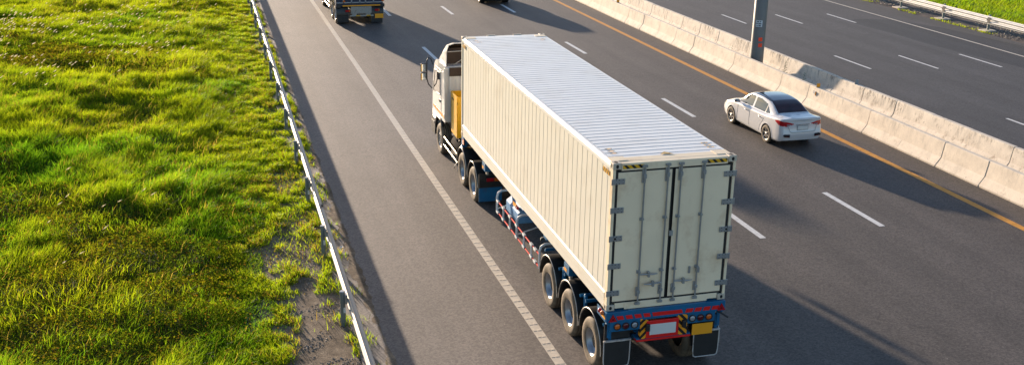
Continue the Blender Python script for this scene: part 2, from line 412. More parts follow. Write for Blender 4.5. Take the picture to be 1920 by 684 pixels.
ribbed('edge_line', lambda y: float(np.interp(y, [-12, 0, 7, 13, 21, 29, 47, 90], [-.76, -.73, -.70, -.67, -.61, -.54, -.45, -.2])), .215, -12, 90, M['linecream'], .30, .10)
ribbed('median_line', lambda y: 13.875, .235, -12, 90, M['liney'], .42, .14, .08)
def dashes(name, x, y0, w, step, m, ln=2.9, n0=-3, n1=8):
    b = MB()
    for k in range(n0, n1):
        y = y0 + k*step; b.add([(x-w/2, y, .004), (x+w/2, y, .004), (x+w/2, y+ln, .004), (x-w/2, y+ln, .004)], [(0, 1, 2, 3)])
    return tag(b.build(name, m), kind='structure')
for x in (3.13, 6.62, 10.22): dashes('lane_line', x, 6.0 if x > 4 else 6.2, .175, 11.53, M['line'], 2.85)
for (x, y0_) in ((21.66, 11.8), (24.76, 11.2), (27.90, 10.85)): dashes('lane_line', x, y0_, .13, 11.5, M['line'], 2.9)
b = MB().add([(30.58, -20, .004), (30.72, -20, .004), (30.72, 150, .004), (30.58, 150, .004)], [(0, 1, 2, 3)])
tag(b.build('edge_line', M['linecream']), kind='structure')
pp = [(27.7, 34.4), (28.6, 34.9), (30.5, 34.3), (31.8, 31.5), (32.4, 27), (32.7, 21), (30.8, 12), (29.4, 14.5), (29.0, 19.), (28.75, 22.5), (28.3, 24.8), (28.05, 28), (28.0, 30.5), (27.75, 32.5)]
tag(MB().add([(x, y, .002) for x, y in pp], [tuple(range(len(pp)-1, -1, -1))]).build('asphalt_patch', M['patch']), kind='structure')

# ------------------------------------------------------------------ concrete barriers
def barrier_mesh(mats, n=1):
    prof = [(0, 0), (0, .06), (.19, .31), (.27, .78), (.285, .80), (.43, .80), (.445, .78), (.52, .31), (.71, .06), (.71, 0)]
    L_ = 1.993; b = MB(); cuts = [0, .012, L_-.012, L_]
    rows = []
    for k, t in enumerate(cuts):
        s_ = .012 if k in (0, 3) else 0
        row = []
        for (x, z) in prof:
            cx = .357; row.append((cx+(x-cx)*(1-2*s_), t, max(z-(s_ if z > .1 else 0), 0)))
        rows.append(row)
    vs = [p for r in rows for p in r]; n_ = len(prof); fs = []
    for i in range(3):
        for j in range(n_-1): fs.append((i*n_+j, i*n_+j+1, (i+1)*n_+j+1, (i+1)*n_+j))
    fs += [tuple(range(n_)), tuple(3*n_+j for j in range(n_-1, -1, -1))]
    return b.add(vs, fs).build('concrete_barrier', mats, recalc=True)
ORD = 'first second third fourth fifth sixth seventh eighth ninth tenth eleventh twelfth thirteenth fourteenth fifteenth sixteenth seventeenth eighteenth nineteenth twentieth twenty-first twenty-second twenty-third twenty-fourth twenty-fifth twenty-sixth twenty-seventh twenty-eighth twenty-ninth thirtieth'.split()
M['concN'] = concrete('barrier_concrete_near', (.72, .62, .49), .3, 4.)
M['concF'] = concrete('barrier_concrete_far', (.72, .63, .51), .85, 13.)
def run(x, y0, n, m, fmt, cat, group, first_vis):
    first = None
    for k in range(n):
        o = barrier_mesh(m) if first is None else first.copy()
        if first is None: first = o
        else: C.objects.link(o)
        o.location = (x+random.uniform(-.006, .006), y0+2.0*k+random.choice((0, 0, 0, -.012, .012)), random.uniform(-.010, .004)); o.rotation_euler = (0, 0, random.uniform(-.004, .004))
        j = k-first_vis
        lab = fmt(j) if 0 <= j < len(ORD) else None
        tag(o, lab or 'cream concrete barrier block continuing outside the picture', cat, group)
run(15.08, 4.2, 21, M['concN'], lambda j: 'cream concrete barrier block beside the yellow line, %s from the right photo edge' % ORD[j] if j else 'cream concrete barrier block beside the yellow line, cut by the right photo edge', 'barrier', 'cream concrete blocks of the barrier row beside the yellow line', 0)
run(16.88, 5.25, 20, M['concF'], lambda j: 'stained barrier block in the row behind the lamp pole, %s from right photo edge' % ORD[j] if j else 'stained barrier block in the row behind the lamp pole, cut by right photo edge', 'barrier', 'stained concrete blocks of the barrier row behind the lamp pole', 0)

# reflectors on the barriers
def reflector(loc, label, m, tall=.0):
    t = thing('barrier_reflector', label, 'reflector', loc, 0, 'reflectors on the concrete barriers')
    MB().box(-.07, .07, -.006, .006, .01, .15).build('reflector_plate', m, t, .004)
    MB().box(-.08, .08, .008, .016, -.01, .16).box(-.06, .06, 0, .06, -.01, .008).build('bracket', M['greyplate'], t)
    return t
reflector((15.43, 17.72, .80), 'orange square reflector standing on the barrier beside the white car', M['refl'])
reflector((15.43, 38.1, .80), 'orange reflector on the barrier near the top edge of the photo', M['refl'])
reflector((17.23, 17.9, .80), 'small grey reflector on top of the rear barrier row', M['greyplate'])
t = thing('barrier_reflector', 'orange reflector on a grey plate fixed to the barrier face behind the white car', 'reflector', (15.33, 17.66, .5), 0, 'reflectors on the concrete barriers')
MB().box(-.055, -.0, -.008, 0, 0, .14).build('reflector_plate', M['refl'], t)
MB().box(-.055, .0, .002, .01, 0, .14).box(-.02, .012, .0, .2, -.02, .15).build('bracket', M['greyplate'], t)

# ------------------------------------------------------------------ lamp pole
t = thing('street_lamp', 'tall grey steel lamp pole with two red squares between the concrete barriers', 'street lamp', (16.33, 24.1, 0))
P = MB(); n8 = 48
P.lathe([(0, 0), (.30, 0), (.298, .02), (.232, 12), (0, 12)], 48, 'z')
P.build('pole', M['pole'], t)
MB().lathe([(0, 0), (.40, 0), (.40, .035), (0, .035)], 32, 'z').build('base_plate', M['gpost'], t)
for k in range(8):
    an = 2*PI*k/8; MB().cyl((.35*math.cos(an), .35*math.sin(an), .03), (.35*math.cos(an), .35*math.sin(an), .09), .02, n=6).build('bolt', M['galv'], t)
a = MB(); a.tube([(0, 0, 11.9), (-.6, 0, 12.6), (-1.8, 0, 13.0), (-3, 0, 13.1)], [.09, .08, .06, .05], 10); a.tube([(0, 0, 11.9), (.6, 0, 12.6), (1.8, 0, 13.0), (3, 0, 13.1)], [.09, .08, .06, .05], 10)
a.build('arm', M['pole'], t)
for s_ in (-1, 1): MB().box(s_*3-.35, s_*3+.35, -.14, .14, 13.0, 13.14).build('lamp_head', M['greyplate'], t, .03)
CAMV = math.atan2(-7.16-16.42, -16.8-24.1)     # the side of the pole that bears the stickers
def on_pole(name, u, z0, z1, w, m, parent, lift=.004, n=6, tip=0):
    """a curved sticker wrapped on the pole face; u = offset along the face in metres"""
    th0 = math.radians(-118); b = MB(); vs = []
    for i in range(n+1):
        th = th0 + (u + w*(i/n-.5))/.29
        for z in (z0, z1):
            r = .298 - (.066*z/12) + lift
            vs.append((r*math.cos(th), r*math.sin(th), z))
    b.add(vs, [(2*i, 2*i+2, 2*i+3, 2*i+1) for i in range(n)])
    b.add([(v[0]*.985, v[1]*.985, v[2]) for v in vs], [(2*i+1, 2*i+3, 2*i+2, 2*i) for i in range(n)])
    return b.build(name, m, parent, recalc=False)
on_pole('red_square', .10, 1.10, 1.26, .17, M['rsticker'], t)
on_pole('red_square', .09, 1.36, 1.52, .17, M['rsticker'], t)
pl = on_pole('number_plate', -.03, 1.98, 2.26, .28, M['poleplate'], t)
for r_ in range(3):
    for (u, w) in (((-.05, .09), (.055, .06)), ((-.09, .06), (-.01, .05), (.055, .08)), ((-.08, .05), (.03, .10)))[r_]:
        z = 2.20 - .085*r_
        on_pole('lettering', -.03+u, z-.02, z+.022, w, M['ink'], pl, .008, 3)

# ------------------------------------------------------------------ guardrails
def wbeam(path, z, side, h=.32, depth=.125):
    """W-beam swept along path [(x, y)], facing side (+1 = +x)"""
    pr = []
    for k in range(25):
        q = k/24; zz = (q-.5)*h
        pr.append((depth*(.5-.5*math.cos(4*PI*q))*1.0, zz))
    pr = [(0.012 if k in (0, 24) else p[0], p[1]) for k, p in enumerate(pr)]
    vs = []; n = len(pr)
    for (x, y) in path:
        for (d, zz) in pr: vs.append((x+side*d, y, z+zz))
    fs = []
    for i in range(len(path)-1):
        for j in range(n-1): fs.append((i*n+j, i*n+j+1, (i+1)*n+j+1, (i+1)*n+j))
    b = MB(); b.add(vs, fs, 0, True)
    return b
t = thing('guardrail', 'galvanised steel guardrail on posts between the grass field and the shoulder', 'guardrail', (0, 0, 0))
yy = np.arange(-10, 100.1, 2.0)
wbeam([(float(rail_x(y)), float(y)) for y in yy], .58, 1).build('rail', M['galvrail'], t, recalc=False)
py = [-0.1, 3.75, 7.6, 11.45, 15.1, 19.05, 22.9, 26.8, 30.45, 34.4, 38.4, 42.3, 46.2, 50.1, 54, 58]
p0 = None
for i, y in enumerate(py):
    x = float(rail_x(y))
    if p0 is None:
        p0 = MB().cyl((-.085, 0, -.3), (-.085, 0, .77), .055, n=14).build('post', M['gpost'], t)
        MB().cyl((-.085, 0, .77), (-.085, 0, .785), .06, .05, n=14).build('post_cap', M['galv'], p0)
        MB().box(-.05, .01, -.075, .075, .50, .70).build('bracket', M['galv'], p0, .008)
        MB().box(-.085, -.035, -.064, -.052, .30, .42).build('reflective_strip', M['wpipe'], p0)
        p0.location = (x, y, 0)
    else:
        q = copy_tree(p0, t); q.location = (x+random.uniform(-.012, .012), y, random.uniform(-.015, .015))
        q.rotation_euler = (random.uniform(-.02, .02), random.uniform(-.02, .02), random.uniform(-.1, .1))
b = MB()
for y in py:      # lap-joint bolts
    x = float(rail_x(y))
    for dy in (-.1, .0, .1):
        for dz in (.07, ): b.lathe([(0, .006), (.016, .004), (.018, -.004)], 8, 'x', (x+.12, y+dy-.25, .58+dz))
b.build('bolts', M['dark'], t)
MB().add([(0, -.10, 0), (.05, -.02, -.02), (.075, .1, -.05), (.0, .07, .03), (.0, -.1, -.012), (.05, -.02, -.032), (.075, .1, -.062), (.0, .07, .018)],
         [(0, 1, 2, 3), (7, 6, 5, 4), (0, 4, 5, 1), (1, 5, 6, 2), (2, 6, 7, 3), (3, 7, 4, 0)]).build('torn_flap', M['dark'], t, loc=(float(rail_x(9.2))+.06, 9.2, .735))

t = thing('guardrail', 'galvanised steel guardrail along the far road edge before the right hand field', 'guardrail', (0, 0, 0))
wbeam([(33.60, float(y)) for y in yy], .59, -1, .42, .1).build('rail', mat('sunlit_galvanised_rail', (.62, .61, .58), .45, .15, .08, 3), t, recalc=False)  # paler copy of the rail steel, sunlight on its face put into the colour
p0 = None
for y in [22.6, 26.5, 30.3, 34.0, 37.9, 41.6, 45.4, 49.2]:
    if p0 is None:
        p0 = MB().cyl((.10, 0, -.3), (.10, 0, .82), .065, n=14).build('post', M['gpost'], t)
        MB().box(-.3, .4, -.32, .3, -.03, .05).build('footing', M['concN'], p0, .02)
        MB().box(-.02, .07, -.08, .08, .50, .66).build('bracket', M['dark'], p0, .01)
        MB().cyl((.10, 0, .82), (.10, 0, .84), .07, .055, n=14).build('post_cap', M['galv'], p0)
        p0.location = (33.6, y, 0)
    else:
        q = copy_tree(p0, t); q.location = (33.6, y, 0)
    MB().box(-.115, -.10, -.10, .10, -.12, .16).build('splice_plate', M['frame'], t, loc=(33.6, y-.2, .59))

# ------------------------------------------------------------------ SHIPPING CONTAINER, TRAILER, TRACTOR (local: x across, y forward, rear of container at y=0)
TLOC = (1.038, -.025, 0); TRZ = -.018
W = 1.219; LEN = 12.192; Z0 = 1.5; Z1 = 4.396
ct = thing('shipping_container', 'long cream corrugated shipping container with closed rear doors on the blue trailer', 'shipping container', TLOC, TRZ)
def corr(length, pitch, depth, flat, slope, start, groove=.02):
    """profile along the length: list of (t, d) d = depth inward"""
    pts = []; t_ = start
    inner = groove
    while t_ + pitch < length:
        pts += [(t_, 0), (t_+slope, depth), (t_+slope+inner, depth), (t_+2*slope+inner, 0)]; t_ += pitch
    return pts
for sd in (-1, 1):
    pts = [(.14, 0)] + corr(LEN-.2, .284, .009, .11, .009, .30, .012) + [(LEN-.14, 0)]
    v = []; f = []
    for (t_, d) in pts: v += [(sd*(W-.025-d), t_, Z0+.33), (sd*(W-.025-d), t_, Z1-.14)]
    for i in range(len(pts)-1): f.append((2*i, 2*i+2, 2*i+3, 2*i+1))
    s_ = MB().add(v, f).build('side_wall', M['cream'], ct, recalc=False)
# rails (frame)
b = MB()
for sd in (-1, 1):
    b.prism([(sd*(W-.06), Z1-.16), (sd*(W-.012), Z1-.16), (sd*(W-.004), Z1-.13), (sd*(W-.004), Z1-.075), (sd*(W-.022), Z1-.06), (sd*(W-.022), Z1-.03), (sd*(W-.03), Z1-.018), (sd*(W-.09), Z1-.018)], 'y', .17, LEN-.17)
b.build('top_rail', M['roofw'], ct, .006)
b = MB()
for sd in (-1, 1):
    b.prism([(sd*(W-.07), Z0+.0), (sd*(W-.012), Z0+.0), (sd*(W-.012), Z0+.16), (sd*(W-.004), Z0+.18), (sd*(W-.004), Z0+.31), (sd*(W-.03), Z0+.345), (sd*(W-.07), Z0+.345)], 'y', .17, LEN-.17)
b.build('bottom_rail', M['cream'], ct, .004)
for sd in (-1, 1):
    for (ya, yb) in ((.012, .15), (LEN-.12, LEN-.012)): MB().box(min(sd*(W-(.062 if ya < 1 else .17)), sd*(W-.006)), max(sd*(W-(.062 if ya < 1 else .17)), sd*(W-.006)), ya, yb, Z0+.1, Z1-.1).build('corner_post', M['door'] if ya < 1 else M['cream'], ct, .008)
MB().box(-W+.17, W-.17, .02, .14, Z0+.03, Z0+.14).box(-.86, .84, .01, .022, Z0+.0, Z0+.14).build('door_sill', M['door'], ct, .008)
MB().box(-W+.17, W-.17, LEN-.12, LEN-.02, Z0+.02, Z0+.16).build('front_sill', M['cream'], ct, .008)
MB().box(-W+.17, W-.17, LEN-.12, LEN-.02, Z1-.12, Z1-.02).build('front_header', M['cream'], ct, .008)
b = MB().box(-W+.17, W-.17, .012, .16, Z1-.148, Z1-.012)
b.build('door_header', M['door'], ct, .008)
pts = [(LEN-.10, 0)] 
b = MB().box(-W+.12, W-.12, LEN-.09, LEN-.05, Z0+.1, Z1-.1).build('front_wall', M['cream'], ct)
b = MB().box(-W+.05, W-.05, .15, LEN-.1, Z0+.05, Z0+.12).build('floor', M['frame'], ct)
# castings; holes are flat dark ovals, the shade inside painted on
for (sx, y0_, z0_) in [(sx, y, z) for sx in (-1, 1) for y in (0, LEN-.178) for z in (Z0-.004, Z1-.118)]:
    x0 = sx*W; x1 = sx*(W-.162)
    cb = MB().box(min(x0, x1), max(x0, x1), y0_, y0_+.178, z0_, z0_+.118).build('corner_casting', M['cast'], ct, .010)
    h = MB(); n = 18
    cx, cy, cz = (x0+x1)/2, y0_+.089, z0_+.059
    top = z0_ > 3
    h.add([(cx+.034*math.cos(2*PI*k/n), cy+.055*math.sin(2*PI*k/n), z0_+.1195) for k in range(n)], [tuple(range(n))])
    rf = y0_-.0015 if y0_ < 1 else y0_+.1795
    h.add([(cx+.028*math.cos(2*PI*k/n), rf, cz+.036*math.sin(2*PI*k/n)) for k in range(n)], [tuple(range(n))])
    h.add([(x0+sx*.0015, cy+.026*math.cos(2*PI*k/n), cz+.034*math.sin(2*PI*k/n)) for k in range(n)], [tuple(range(n))])
    h.build('casting_hole_shade', M['dark'], cb)
# roof
pts = [(.36, 0)] + corr(LEN-.2, .2085, .013, .10, .016, .45, .02) + [(LEN-.18, 0)]
v = []; f = []
for (t_, d) in pts: v += [(-W+.085, t_, Z1-.014-d), (0, t_, Z1-.008-d), (W-.085, t_, Z1-.014-d)]
for i in range(len(pts)-1): f += [(3*i, 3*i+1, 3*i+4, 3*i+3), (3*i+1, 3*i+2, 3*i+5, 3*i+4)]
MB().add(v, f).build('roof', M['roofw'], ct, recalc=False)
for (ya, yb) in ((.155, .37), (LEN-.19, LEN-.12)):
    MB().box(-W+.09, W-.09, ya, yb, Z1-.03, Z1-.010).build('roof_end_plate', M['door'] if ya < 1 else M['roofw'], ct, .004)
for sx in (-1, 1):
    for ya in (.175, LEN-.43): MB().box(min(sx*(W-.05), sx*(W-.34)), max(sx*(W-.05), sx*(W-.34)), ya, ya+.25, Z1-.009, Z1-.003).build('corner_plate', M['door'], ct)
for sx in (-.35, .42): MB().box(sx-.12, sx+.12, LEN-.05, LEN+.002, Z1-.03, Z1+.004).build('lifting_plate', M['cast'], ct)
b = MB()
for (cx, y0_) in ((-W+.24, .62), (-W+.24, .76), (-W+.24, .90), (W-.24, .62), (W-.24, .76), (W-.24, .9), (-W+.24, LEN-.75), (W-.24, LEN-.75), (-W+.3, LEN-.95), (W-.3, LEN-.95)):
    b.add([(cx-.07, y0_, Z1-.004), (cx+.07, y0_, Z1-.004), (cx+.07, y0_+.035, Z1-.004), (cx-.07, y0_+.035, Z1-.004)], [(0, 1, 2, 3)])
b.build('roof_marks', M['hazard'], ct)
MB().add([(-.16, .39, Z1+.001), (.10, .36, Z1+.001), (-.02, .52, Z1+.001)], [(0, 1, 2)]).build('roof_triangle', mat('faded_yellow_mark', (.55, .37, .12), .6), ct)
# hazard strips
b = MB()
for (xa, xb) in ((-W+.19, -W+.60), (W-.60, W-.19)): b.add([(xa, .0095, Z1-.115), (xb, .0095, Z1-.115), (xb, .0095, Z1-.045), (xa, .0095, Z1-.045)], [(0, 1, 2, 3)])
b.build('hazard_stripe', M['hazard'], ct)
b = MB()
for (ya, yb) in ((.17, .52), (LEN-.50, LEN-.18)): b.add([(-W-.001, ya, Z1-.28), (-W-.001, yb, Z1-.28), (-W-.001, yb, Z1-.19), (-W-.001, ya, Z1-.19)], [(0, 1, 2, 3)])
b.build('hazard_stripe', M['hazardside'], ct)
# doors
ZA, ZB = Z0+.16, Z1-.165
MB().box(-W+.17, W-.17, .055, .075, ZA-.02, ZB+.02).build('door_opening', M['gasket'], ct)
for k, (xa, xb) in enumerate(((-1.108, -.056), (.010, 1.100))):
    d = MB().box(xa, xb, .018, .056, ZA+.015, ZB-.015).build('door', M['door'], ct, .006)
    b = MB()
    e = .046
    for (p, q, r_, s_) in ((xa-e, xa, ZA-.015, ZB+.015), (xb, xb+(.064 if k == 0 else e), ZA-.015, ZB+.015), (xa, xb, ZA-.018, ZA+.016), (xa, xb, ZB-.016, ZB+.018)):
        b.box(p, q, .022, .05, r_, s_)
    b.build('gasket', M['gasket'], d)
    for ci, z in enumerate((4.05, 3.5, 2.95, 2.4, 1.855)):
        sx = -1 if k == 0 else 1
        b = MB().box(min(sx*(W+.012), sx*(W-.24)), max(sx*(W+.012), sx*(W-.24)), -.004, .014, z-.052, z+.052)
        b.cyl((sx*(W+.008), .0, z-.058), (sx*(W+.008), .0, z+.058), .013, n=8)
        for xx in (.07, .13, .2):
            for zz in (-.035, .035): b.lathe([(0, -.010), (.009, -.008), (.010, -.002)], 8, 'y', (sx*(W-xx), .0, z+zz), 1)
        if ci == 2: b.lathe([(0, -.014), (.022, -.012), (.024, -.002)], 12, 'y', (sx*(W-.1), .0, z), 1)
        b.build('hinge', [M['galv'], M['dark']], d, .003)
    for x in ((-.61, -.155) if k == 0 else (.105, .565)):
        b = MB().cyl((x, -.022, Z0+.10), (x, -.022, Z1-.05), .017, n=10)
        for z in (4.13, 3.3, 2.25, 1.85):
            hh = .13 if z > 4 else .09 if z < 2 else .03
            b.box(x-.045, x+.03, -.012, .016, z-hh, z+hh)
            b.box(x-.03, x+.03, -.048, -.01, z-hh*.3, z+hh*.3)
        b.box(x-.05, x+.05, -.03, .01, Z1-.10, Z1-.055); b.box(x-.05, x+.05, -.03, .01, Z0+.085, Z0+.13)
        b.build('locking_rod', M['galv'], d, .004)
    for (x, z, dx) in (((-.61, 2.2, .36), (-.155, 2.0, -.36)) if k == 0 else ((.105, 2.0, .36), (.565, 2.2, -.0))):
        b = MB()
        if dx: b.tube([(x, -.03, z), (x+dx*.3, -.055, z+.008), (x+dx*.7, -.06, z), (x+dx, -.05, z+.002)], [.016, .014, .017, .008], 8)
        b.box(x+dx*.5-.022 if dx else x-.03, x+dx*.5+.022 if dx else x+.03, -.08, -.01, z-.05, z+.055)
        b.build('handle', M['galv'], d, .004)
MB().box(-.05, .02, -.02, .015, 2.92, 3.02).build('door_latch', M['galv'], ct, .004)
MB().box(.40, .44, -.01, .015, 2.12, 2.26).build('seal_bracket', M['galv'], ct, .004)

# ---------------- wheels
def truck_wheel(parent, x, y, R=.5, w=.28, sd=-1, name='wheel', dual=True, m=None, deep=.14):
    """rim mesh with its tyre as a child; sd = outer side"""
    o = sd
    rim = MB()
    rr = R*.56
    rim.lathe([(rr+.012, 0), (rr-.005, -.012*o), (rr-.02, -.03*o), (rr-.035, -deep*.55*o), (rr-.06, -deep*.9*o), (rr*.72, -deep*o), (rr*.62, -(deep-.03)*o), (rr*.5, -(deep-.01)*o), (rr*.44, -deep*o)], 40, 'x')
    rim.lathe([(rr*.44, -deep*o), (rr*.42, -(deep*.55+.0)*o), (rr*.34, -(deep*.5)*o), (0, -(deep*.48)*o)], 24, 'x', mi=1)
    for k in range(10):
        a = 2*PI*k/10; c, s_ = math.cos(a)*rr*.55, math.sin(a)*rr*.55
        rim.cyl((-(deep-.01)*o, c, s_), (-(deep-.045)*o, c, s_), .014, n=6)
    ro = rim.build(name, [m or M['rim'], M['frame']], parent, loc=(x, y, R-.012))
    t_ = MB(); sh = []
    def tyre(off):
        prof = [(rr, .0), (rr+.02, .008), (R*.78, .022), (R*.9, .018), (R-.022, -.005), (R-.004, -.025), (R, -.05)]
        for q in (.25, .5, .75):
            c_ = -w*q; prof += [(R, c_+.006), (R-.012, c_+.005), (R-.012, c_-.005), (R, c_-.006)]
        prof += [(R, -w+.05), (R-.004, -w+.025), (R-.022, -w+.005), (R*.9, -w-.018), (R*.78, -w-.022), (rr+.02, -w-.008), (rr, -w)]
        t_.lathe([(r_, (q+off)*o) for r_, q in prof], 56, 'x')
    tyre(0)
    if dual: tyre(-w-.04)
    t_.build('tyre', M['rubber'], ro)
    return ro
def mirror_copy(ro, x):
    c = copy_tree(ro); c.location = (x, ro.location.y, ro.location.z); c.scale = (-1, 1, 1); c.parent = ro.parent; return c

def fender(parent, y, z, R=.66, xa=-1.235, xb=-.60, a0=-8, a1=188, name='mudguard', trim=True):
    b = MB(); v = []; n = 28
    for i in range(n+1):
        a = math.radians(a0+(a1-a0)*i/n); c, s_ = math.cos(a), math.sin(a)
        c *= .98
        for (x, r_) in ((xa, R-.035), (xa, R), (xb, R), (xb, R-.035)): v.append((x, y+c*r_, z+s_*r_))
    f = []
    for i in range(n):
        for k in range(4): f.append((4*i+k, 4*i+(k+1) % 4, 4*i+4+(k+1) % 4, 4*i+4+k))
    f += [(0, 1, 2, 3), (4*n+3, 4*n+2, 4*n+1, 4*n)]
    b.add(v, f, 0, False)
    o = b.build(name, M['fender'], parent)
    if trim:
        sgn = -1 if xa < xb else 1
        MB().tube([(xa+sgn*.004, y+.98*math.cos(math.radians(a0+(a1-a0)*i/n))*(R-.008), z+math.sin(math.radians(a0+(a1-a0)*i/n))*(R-.008)) for i in range(n+1)], .011, 6).build('trim', M['piping'], o)
    return o

# ---------------- trailer
tr = thing('container_trailer', 'blue skeletal semi trailer with three axles carrying the cream container', 'trailer', TLOC, TRZ)
b = MB()
for sx in (-1, 1):
    b.prism([(sx*.42, 0.92), (sx*.56, .92), (sx*.56, .94), (sx*.50, .95), (sx*.50, 1.38), (sx*.56, 1.39), (sx*.56, 1.41), (sx*.42, 1.41), (sx*.42, 1.39), (sx*.48, 1.38), (sx*.48, .95), (sx*.42, .94)], 'y', .15, 8.6)
    b.box(sx*.49-.05, sx*.49+.05, 8.6, 12.1, 1.28, 1.41)
b.build('main_beam', M['blue'], tr, .004)
b = MB()
for y in (2.42, 5.2, 7.2, 9.3, 11.9):
    b.box(-1.0, 1.0, y-.06, y+.06, 1.26, 1.46)
for y in (1.2, 3.9, 6.2, 8.3): b.box(-.48, .48, y-.04, y+.04, 1.1, 1.3)
b.build('crossmember', M['blue'], tr, .006)
for y in (2.42, 9.55):
    for sx in (-1, 1):
        o = MB().box(min(sx*1.2, sx*.95), max(sx*1.2, sx*.95), y-.17, y+.17, 1.24, 1.46).build('twistlock_outrigger', M['blue'], tr, .012)
        MB().box(sx*1.203-.002, sx*1.203+.002, y-.02, y+.14, 1.28, 1.35).build('side_reflector', M['orange'], o)
        MB().lathe([(0, 0), (.03, 0), (.03, -.006), (0, -.006)], 14, 'y', (sx*1.08, y-.175, 1.35)).build('lock_hole_shade', M['dark'], o)  # dark disc on the face paints the shade inside the hole
        MB().box(sx*1.1-.03, sx*1.1+.03, y-.05, y+.05, 1.12, 1.24).build('twistlock_handle', M['cast'], o, .01)
# front bolster seen under the container nose
MB().box(-1.2, 1.2, LEN-.25, LEN+.02, 1.26, 1.47).box(-1.2, -1.05, LEN-.1, LEN+.05, 1.0, 1.3).build('front_bolster', M['blue'], tr, .01)
MB().box(-1.21, -1.18, LEN-.3, LEN-.12, 1.25, 1.40).build('side_reflector', M['amber'], tr, .01)
# axles, springs, brackets
for y in (.77, 2.13, 3.52):
    MB().cyl((-.95, y, .5), (.95, y, .5), .07, n=16).build('axle', M['frame'], tr)
    b = MB()
    for sx in (-1, 1):
        b.tube([(sx*.5, y-.55, .78), (sx*.5, y-.25, .68), (sx*.5, y, .64), (sx*.5, y+.25, .68), (sx*.5, y+.55, .78)], .045, 6)
        b.box(sx*.5-.05, sx*.5+.05, y+.55, y+.75, .7, .95)
    b.build('leaf_spring', M['blue'], tr)
    fm = {}
    for sx in (-1, 1):
        fender(tr, y, .52, .66, sx*1.235, sx*.62, a0=2, a1=182)
        b = MB()
        for dy in (.50, -.52):
            b.cyl((sx*.5, y+dy, 1.13 if dy > 0 else 1.10), (sx*1.17, y+dy, 1.13 if dy > 0 else 1.10), .035, n=10)
        b.build('mudguard_bar', M['blue'], tr)
        b = MB().box(sx*1.1-.03, sx*1.1+.03, y-.72, y-.62, .78, 1.16)
        b.lathe([(0, -.02), (.05, -.02), (.05, .02), (0, .02)], 12, 'x', (sx*1.1, y-.66, 1.14))
        b.build('mudguard_bracket', M['blue'], tr, .01)
    w0 = truck_wheel(tr, -1.215, y) if y == .77 else None
    if w0: W0 = w0
    else:
        c = copy_tree(W0, tr); c.location = (-1.215, y, .488)
    mirror_copy(W0, 1.215).location = (1.215, y, .488)
# rear bumper assembly
YR = -.05
b = MB().box(-1.23, 1.215, YR, .12, 1.28, 1.485); b.box(-.8, .8, YR-.004, .0, 1.27, 1.50)
b.box(-1.235, -1.215, -.02, .45, 1.28, 1.46)
b.build('rear_beam', M['blue'], tr, .008)
yb = YR-.006
def quad(b, xa, xb, za, zb, y, skew=0.): return b.add([(xa, y, za), (xb, y, za), (xb+skew, y, zb), (xa+skew, y, zb)], [(0, 1, 2, 3)])
b = MB()
for xa, xb in ((-1.0, -.87), (-.82, -.69), (-.64, -.51), (-.46, -.33)): quad(b, xa, xb, 1.325, 1.405, yb, -.03)
quad(b, -.28, .33, 1.325, 1.405, yb, -.03)
for xa, xb in ((.37, .52), (.56, .70), (.74, .88), (.92, 1.06)): quad(b, xa, xb, 1.325, 1.405, yb, .03)
b.build('red_reflective_tape', M['red'], tr)
for sx, m_ in ((-1, M['redlens']), (1, M['redlens'])):
    cx = -1.10 if sx < 0 else 1.13
    b = MB().prism([(cx-.085, 1.30), (cx+.085, 1.30), (cx, 1.45)], 'y', yb-.012, yb)
    b.build('triangle_reflector', m_, tr, .006)
    MB().prism([(cx-.022, 1.335), (cx+.022, 1.335), (cx, 1.375)], 'y', yb-.0145, yb-.012).build('triangle_centre', M['dredlens'], tr)
MB().box(-1.238, -1.234, .0, .26, 1.33, 1.40).build('side_reflector', M['orange'], tr)
for (y, m_) in ((.10, M['amber']), (.22, M['redlens'])):
    MB().lathe([(0, -.06), (.03, -.055), (.045, -.02), (.045, 0)], 14, 'x', (-1.24, y, 1.43)).build('side_marker_lamp', m_, tr)
for sx, (xa, xb), lamps in ((-1, (-1.14, -.53), ((-1.0, 'amber'), (-.83, 'dredlens'), (-.65, 'clear'))), (1, (.44, 1.02), ((.54, 'clear'), (.71, 'dredlens'), (.885, 'amber')))):
    lb = MB().box(xa, xb, YR+.01, .06, 1.075, 1.30).build('lamp_box', M['blue'], tr, .012)
    for (x, k_) in lamps:
        l = MB().lathe([(.070, .004), (.074, -.012), (.066, -.014), (.064, .0)], 24, 'y', (x, YR, 1.185)).lathe([(.064, -.003), (0, -.003)], 24, 'y', (x, YR, 1.185)).build('lamp_bezel', M['black'], lb)
        MB().lathe([(.054, -.006), (.048, -.014), (.02, -.020), (0, -.021)], 24, 'y', (x, YR, 1.185)).build('tail_lamp', M[k_], lb)
for sx, (xa, xb) in ((-1, (-.535, -.345)), (1, (.235, .435))):
    m_ = M['hazardbigr'] if sx < 0 else M['hazardbig']
    MB().prism([(xa, .87), (xb, .87), (xb, 1.29 if sx > 0 else 1.24), (xa, 1.30)], 'y', YR-.005, .03).build('warning_board', m_, tr, .004)
    cx = xb-.05 if sx < 0 else xa+.12
    MB().box(cx-.04, cx+.04, YR-.075, YR-.006, 1.04, 1.19).build('rubber_buffer', M['black'], tr, .015)
MB().box(-.41, .255, -.068, -.02, .872, 1.238).build('plate_frame', M['red'], tr, .01)
pf = MB().box(-.345, .195, -.078, -.066, .945, 1.165).build('number_plate', M['plate'], tr, .004)
MB().box(-.60, .52, YR-.01, .06, .815, .855).build('underrun_bar', M['red'], tr, .006)
MB().box(-.60, .52, YR+.0, .16, .857, .885).box(-.5, -.42, .1, .2, .85, 1.25).box(.38, .46, .1, .2, .85, 1.25).build('underrun_bracket', M['blue'], tr, .006)
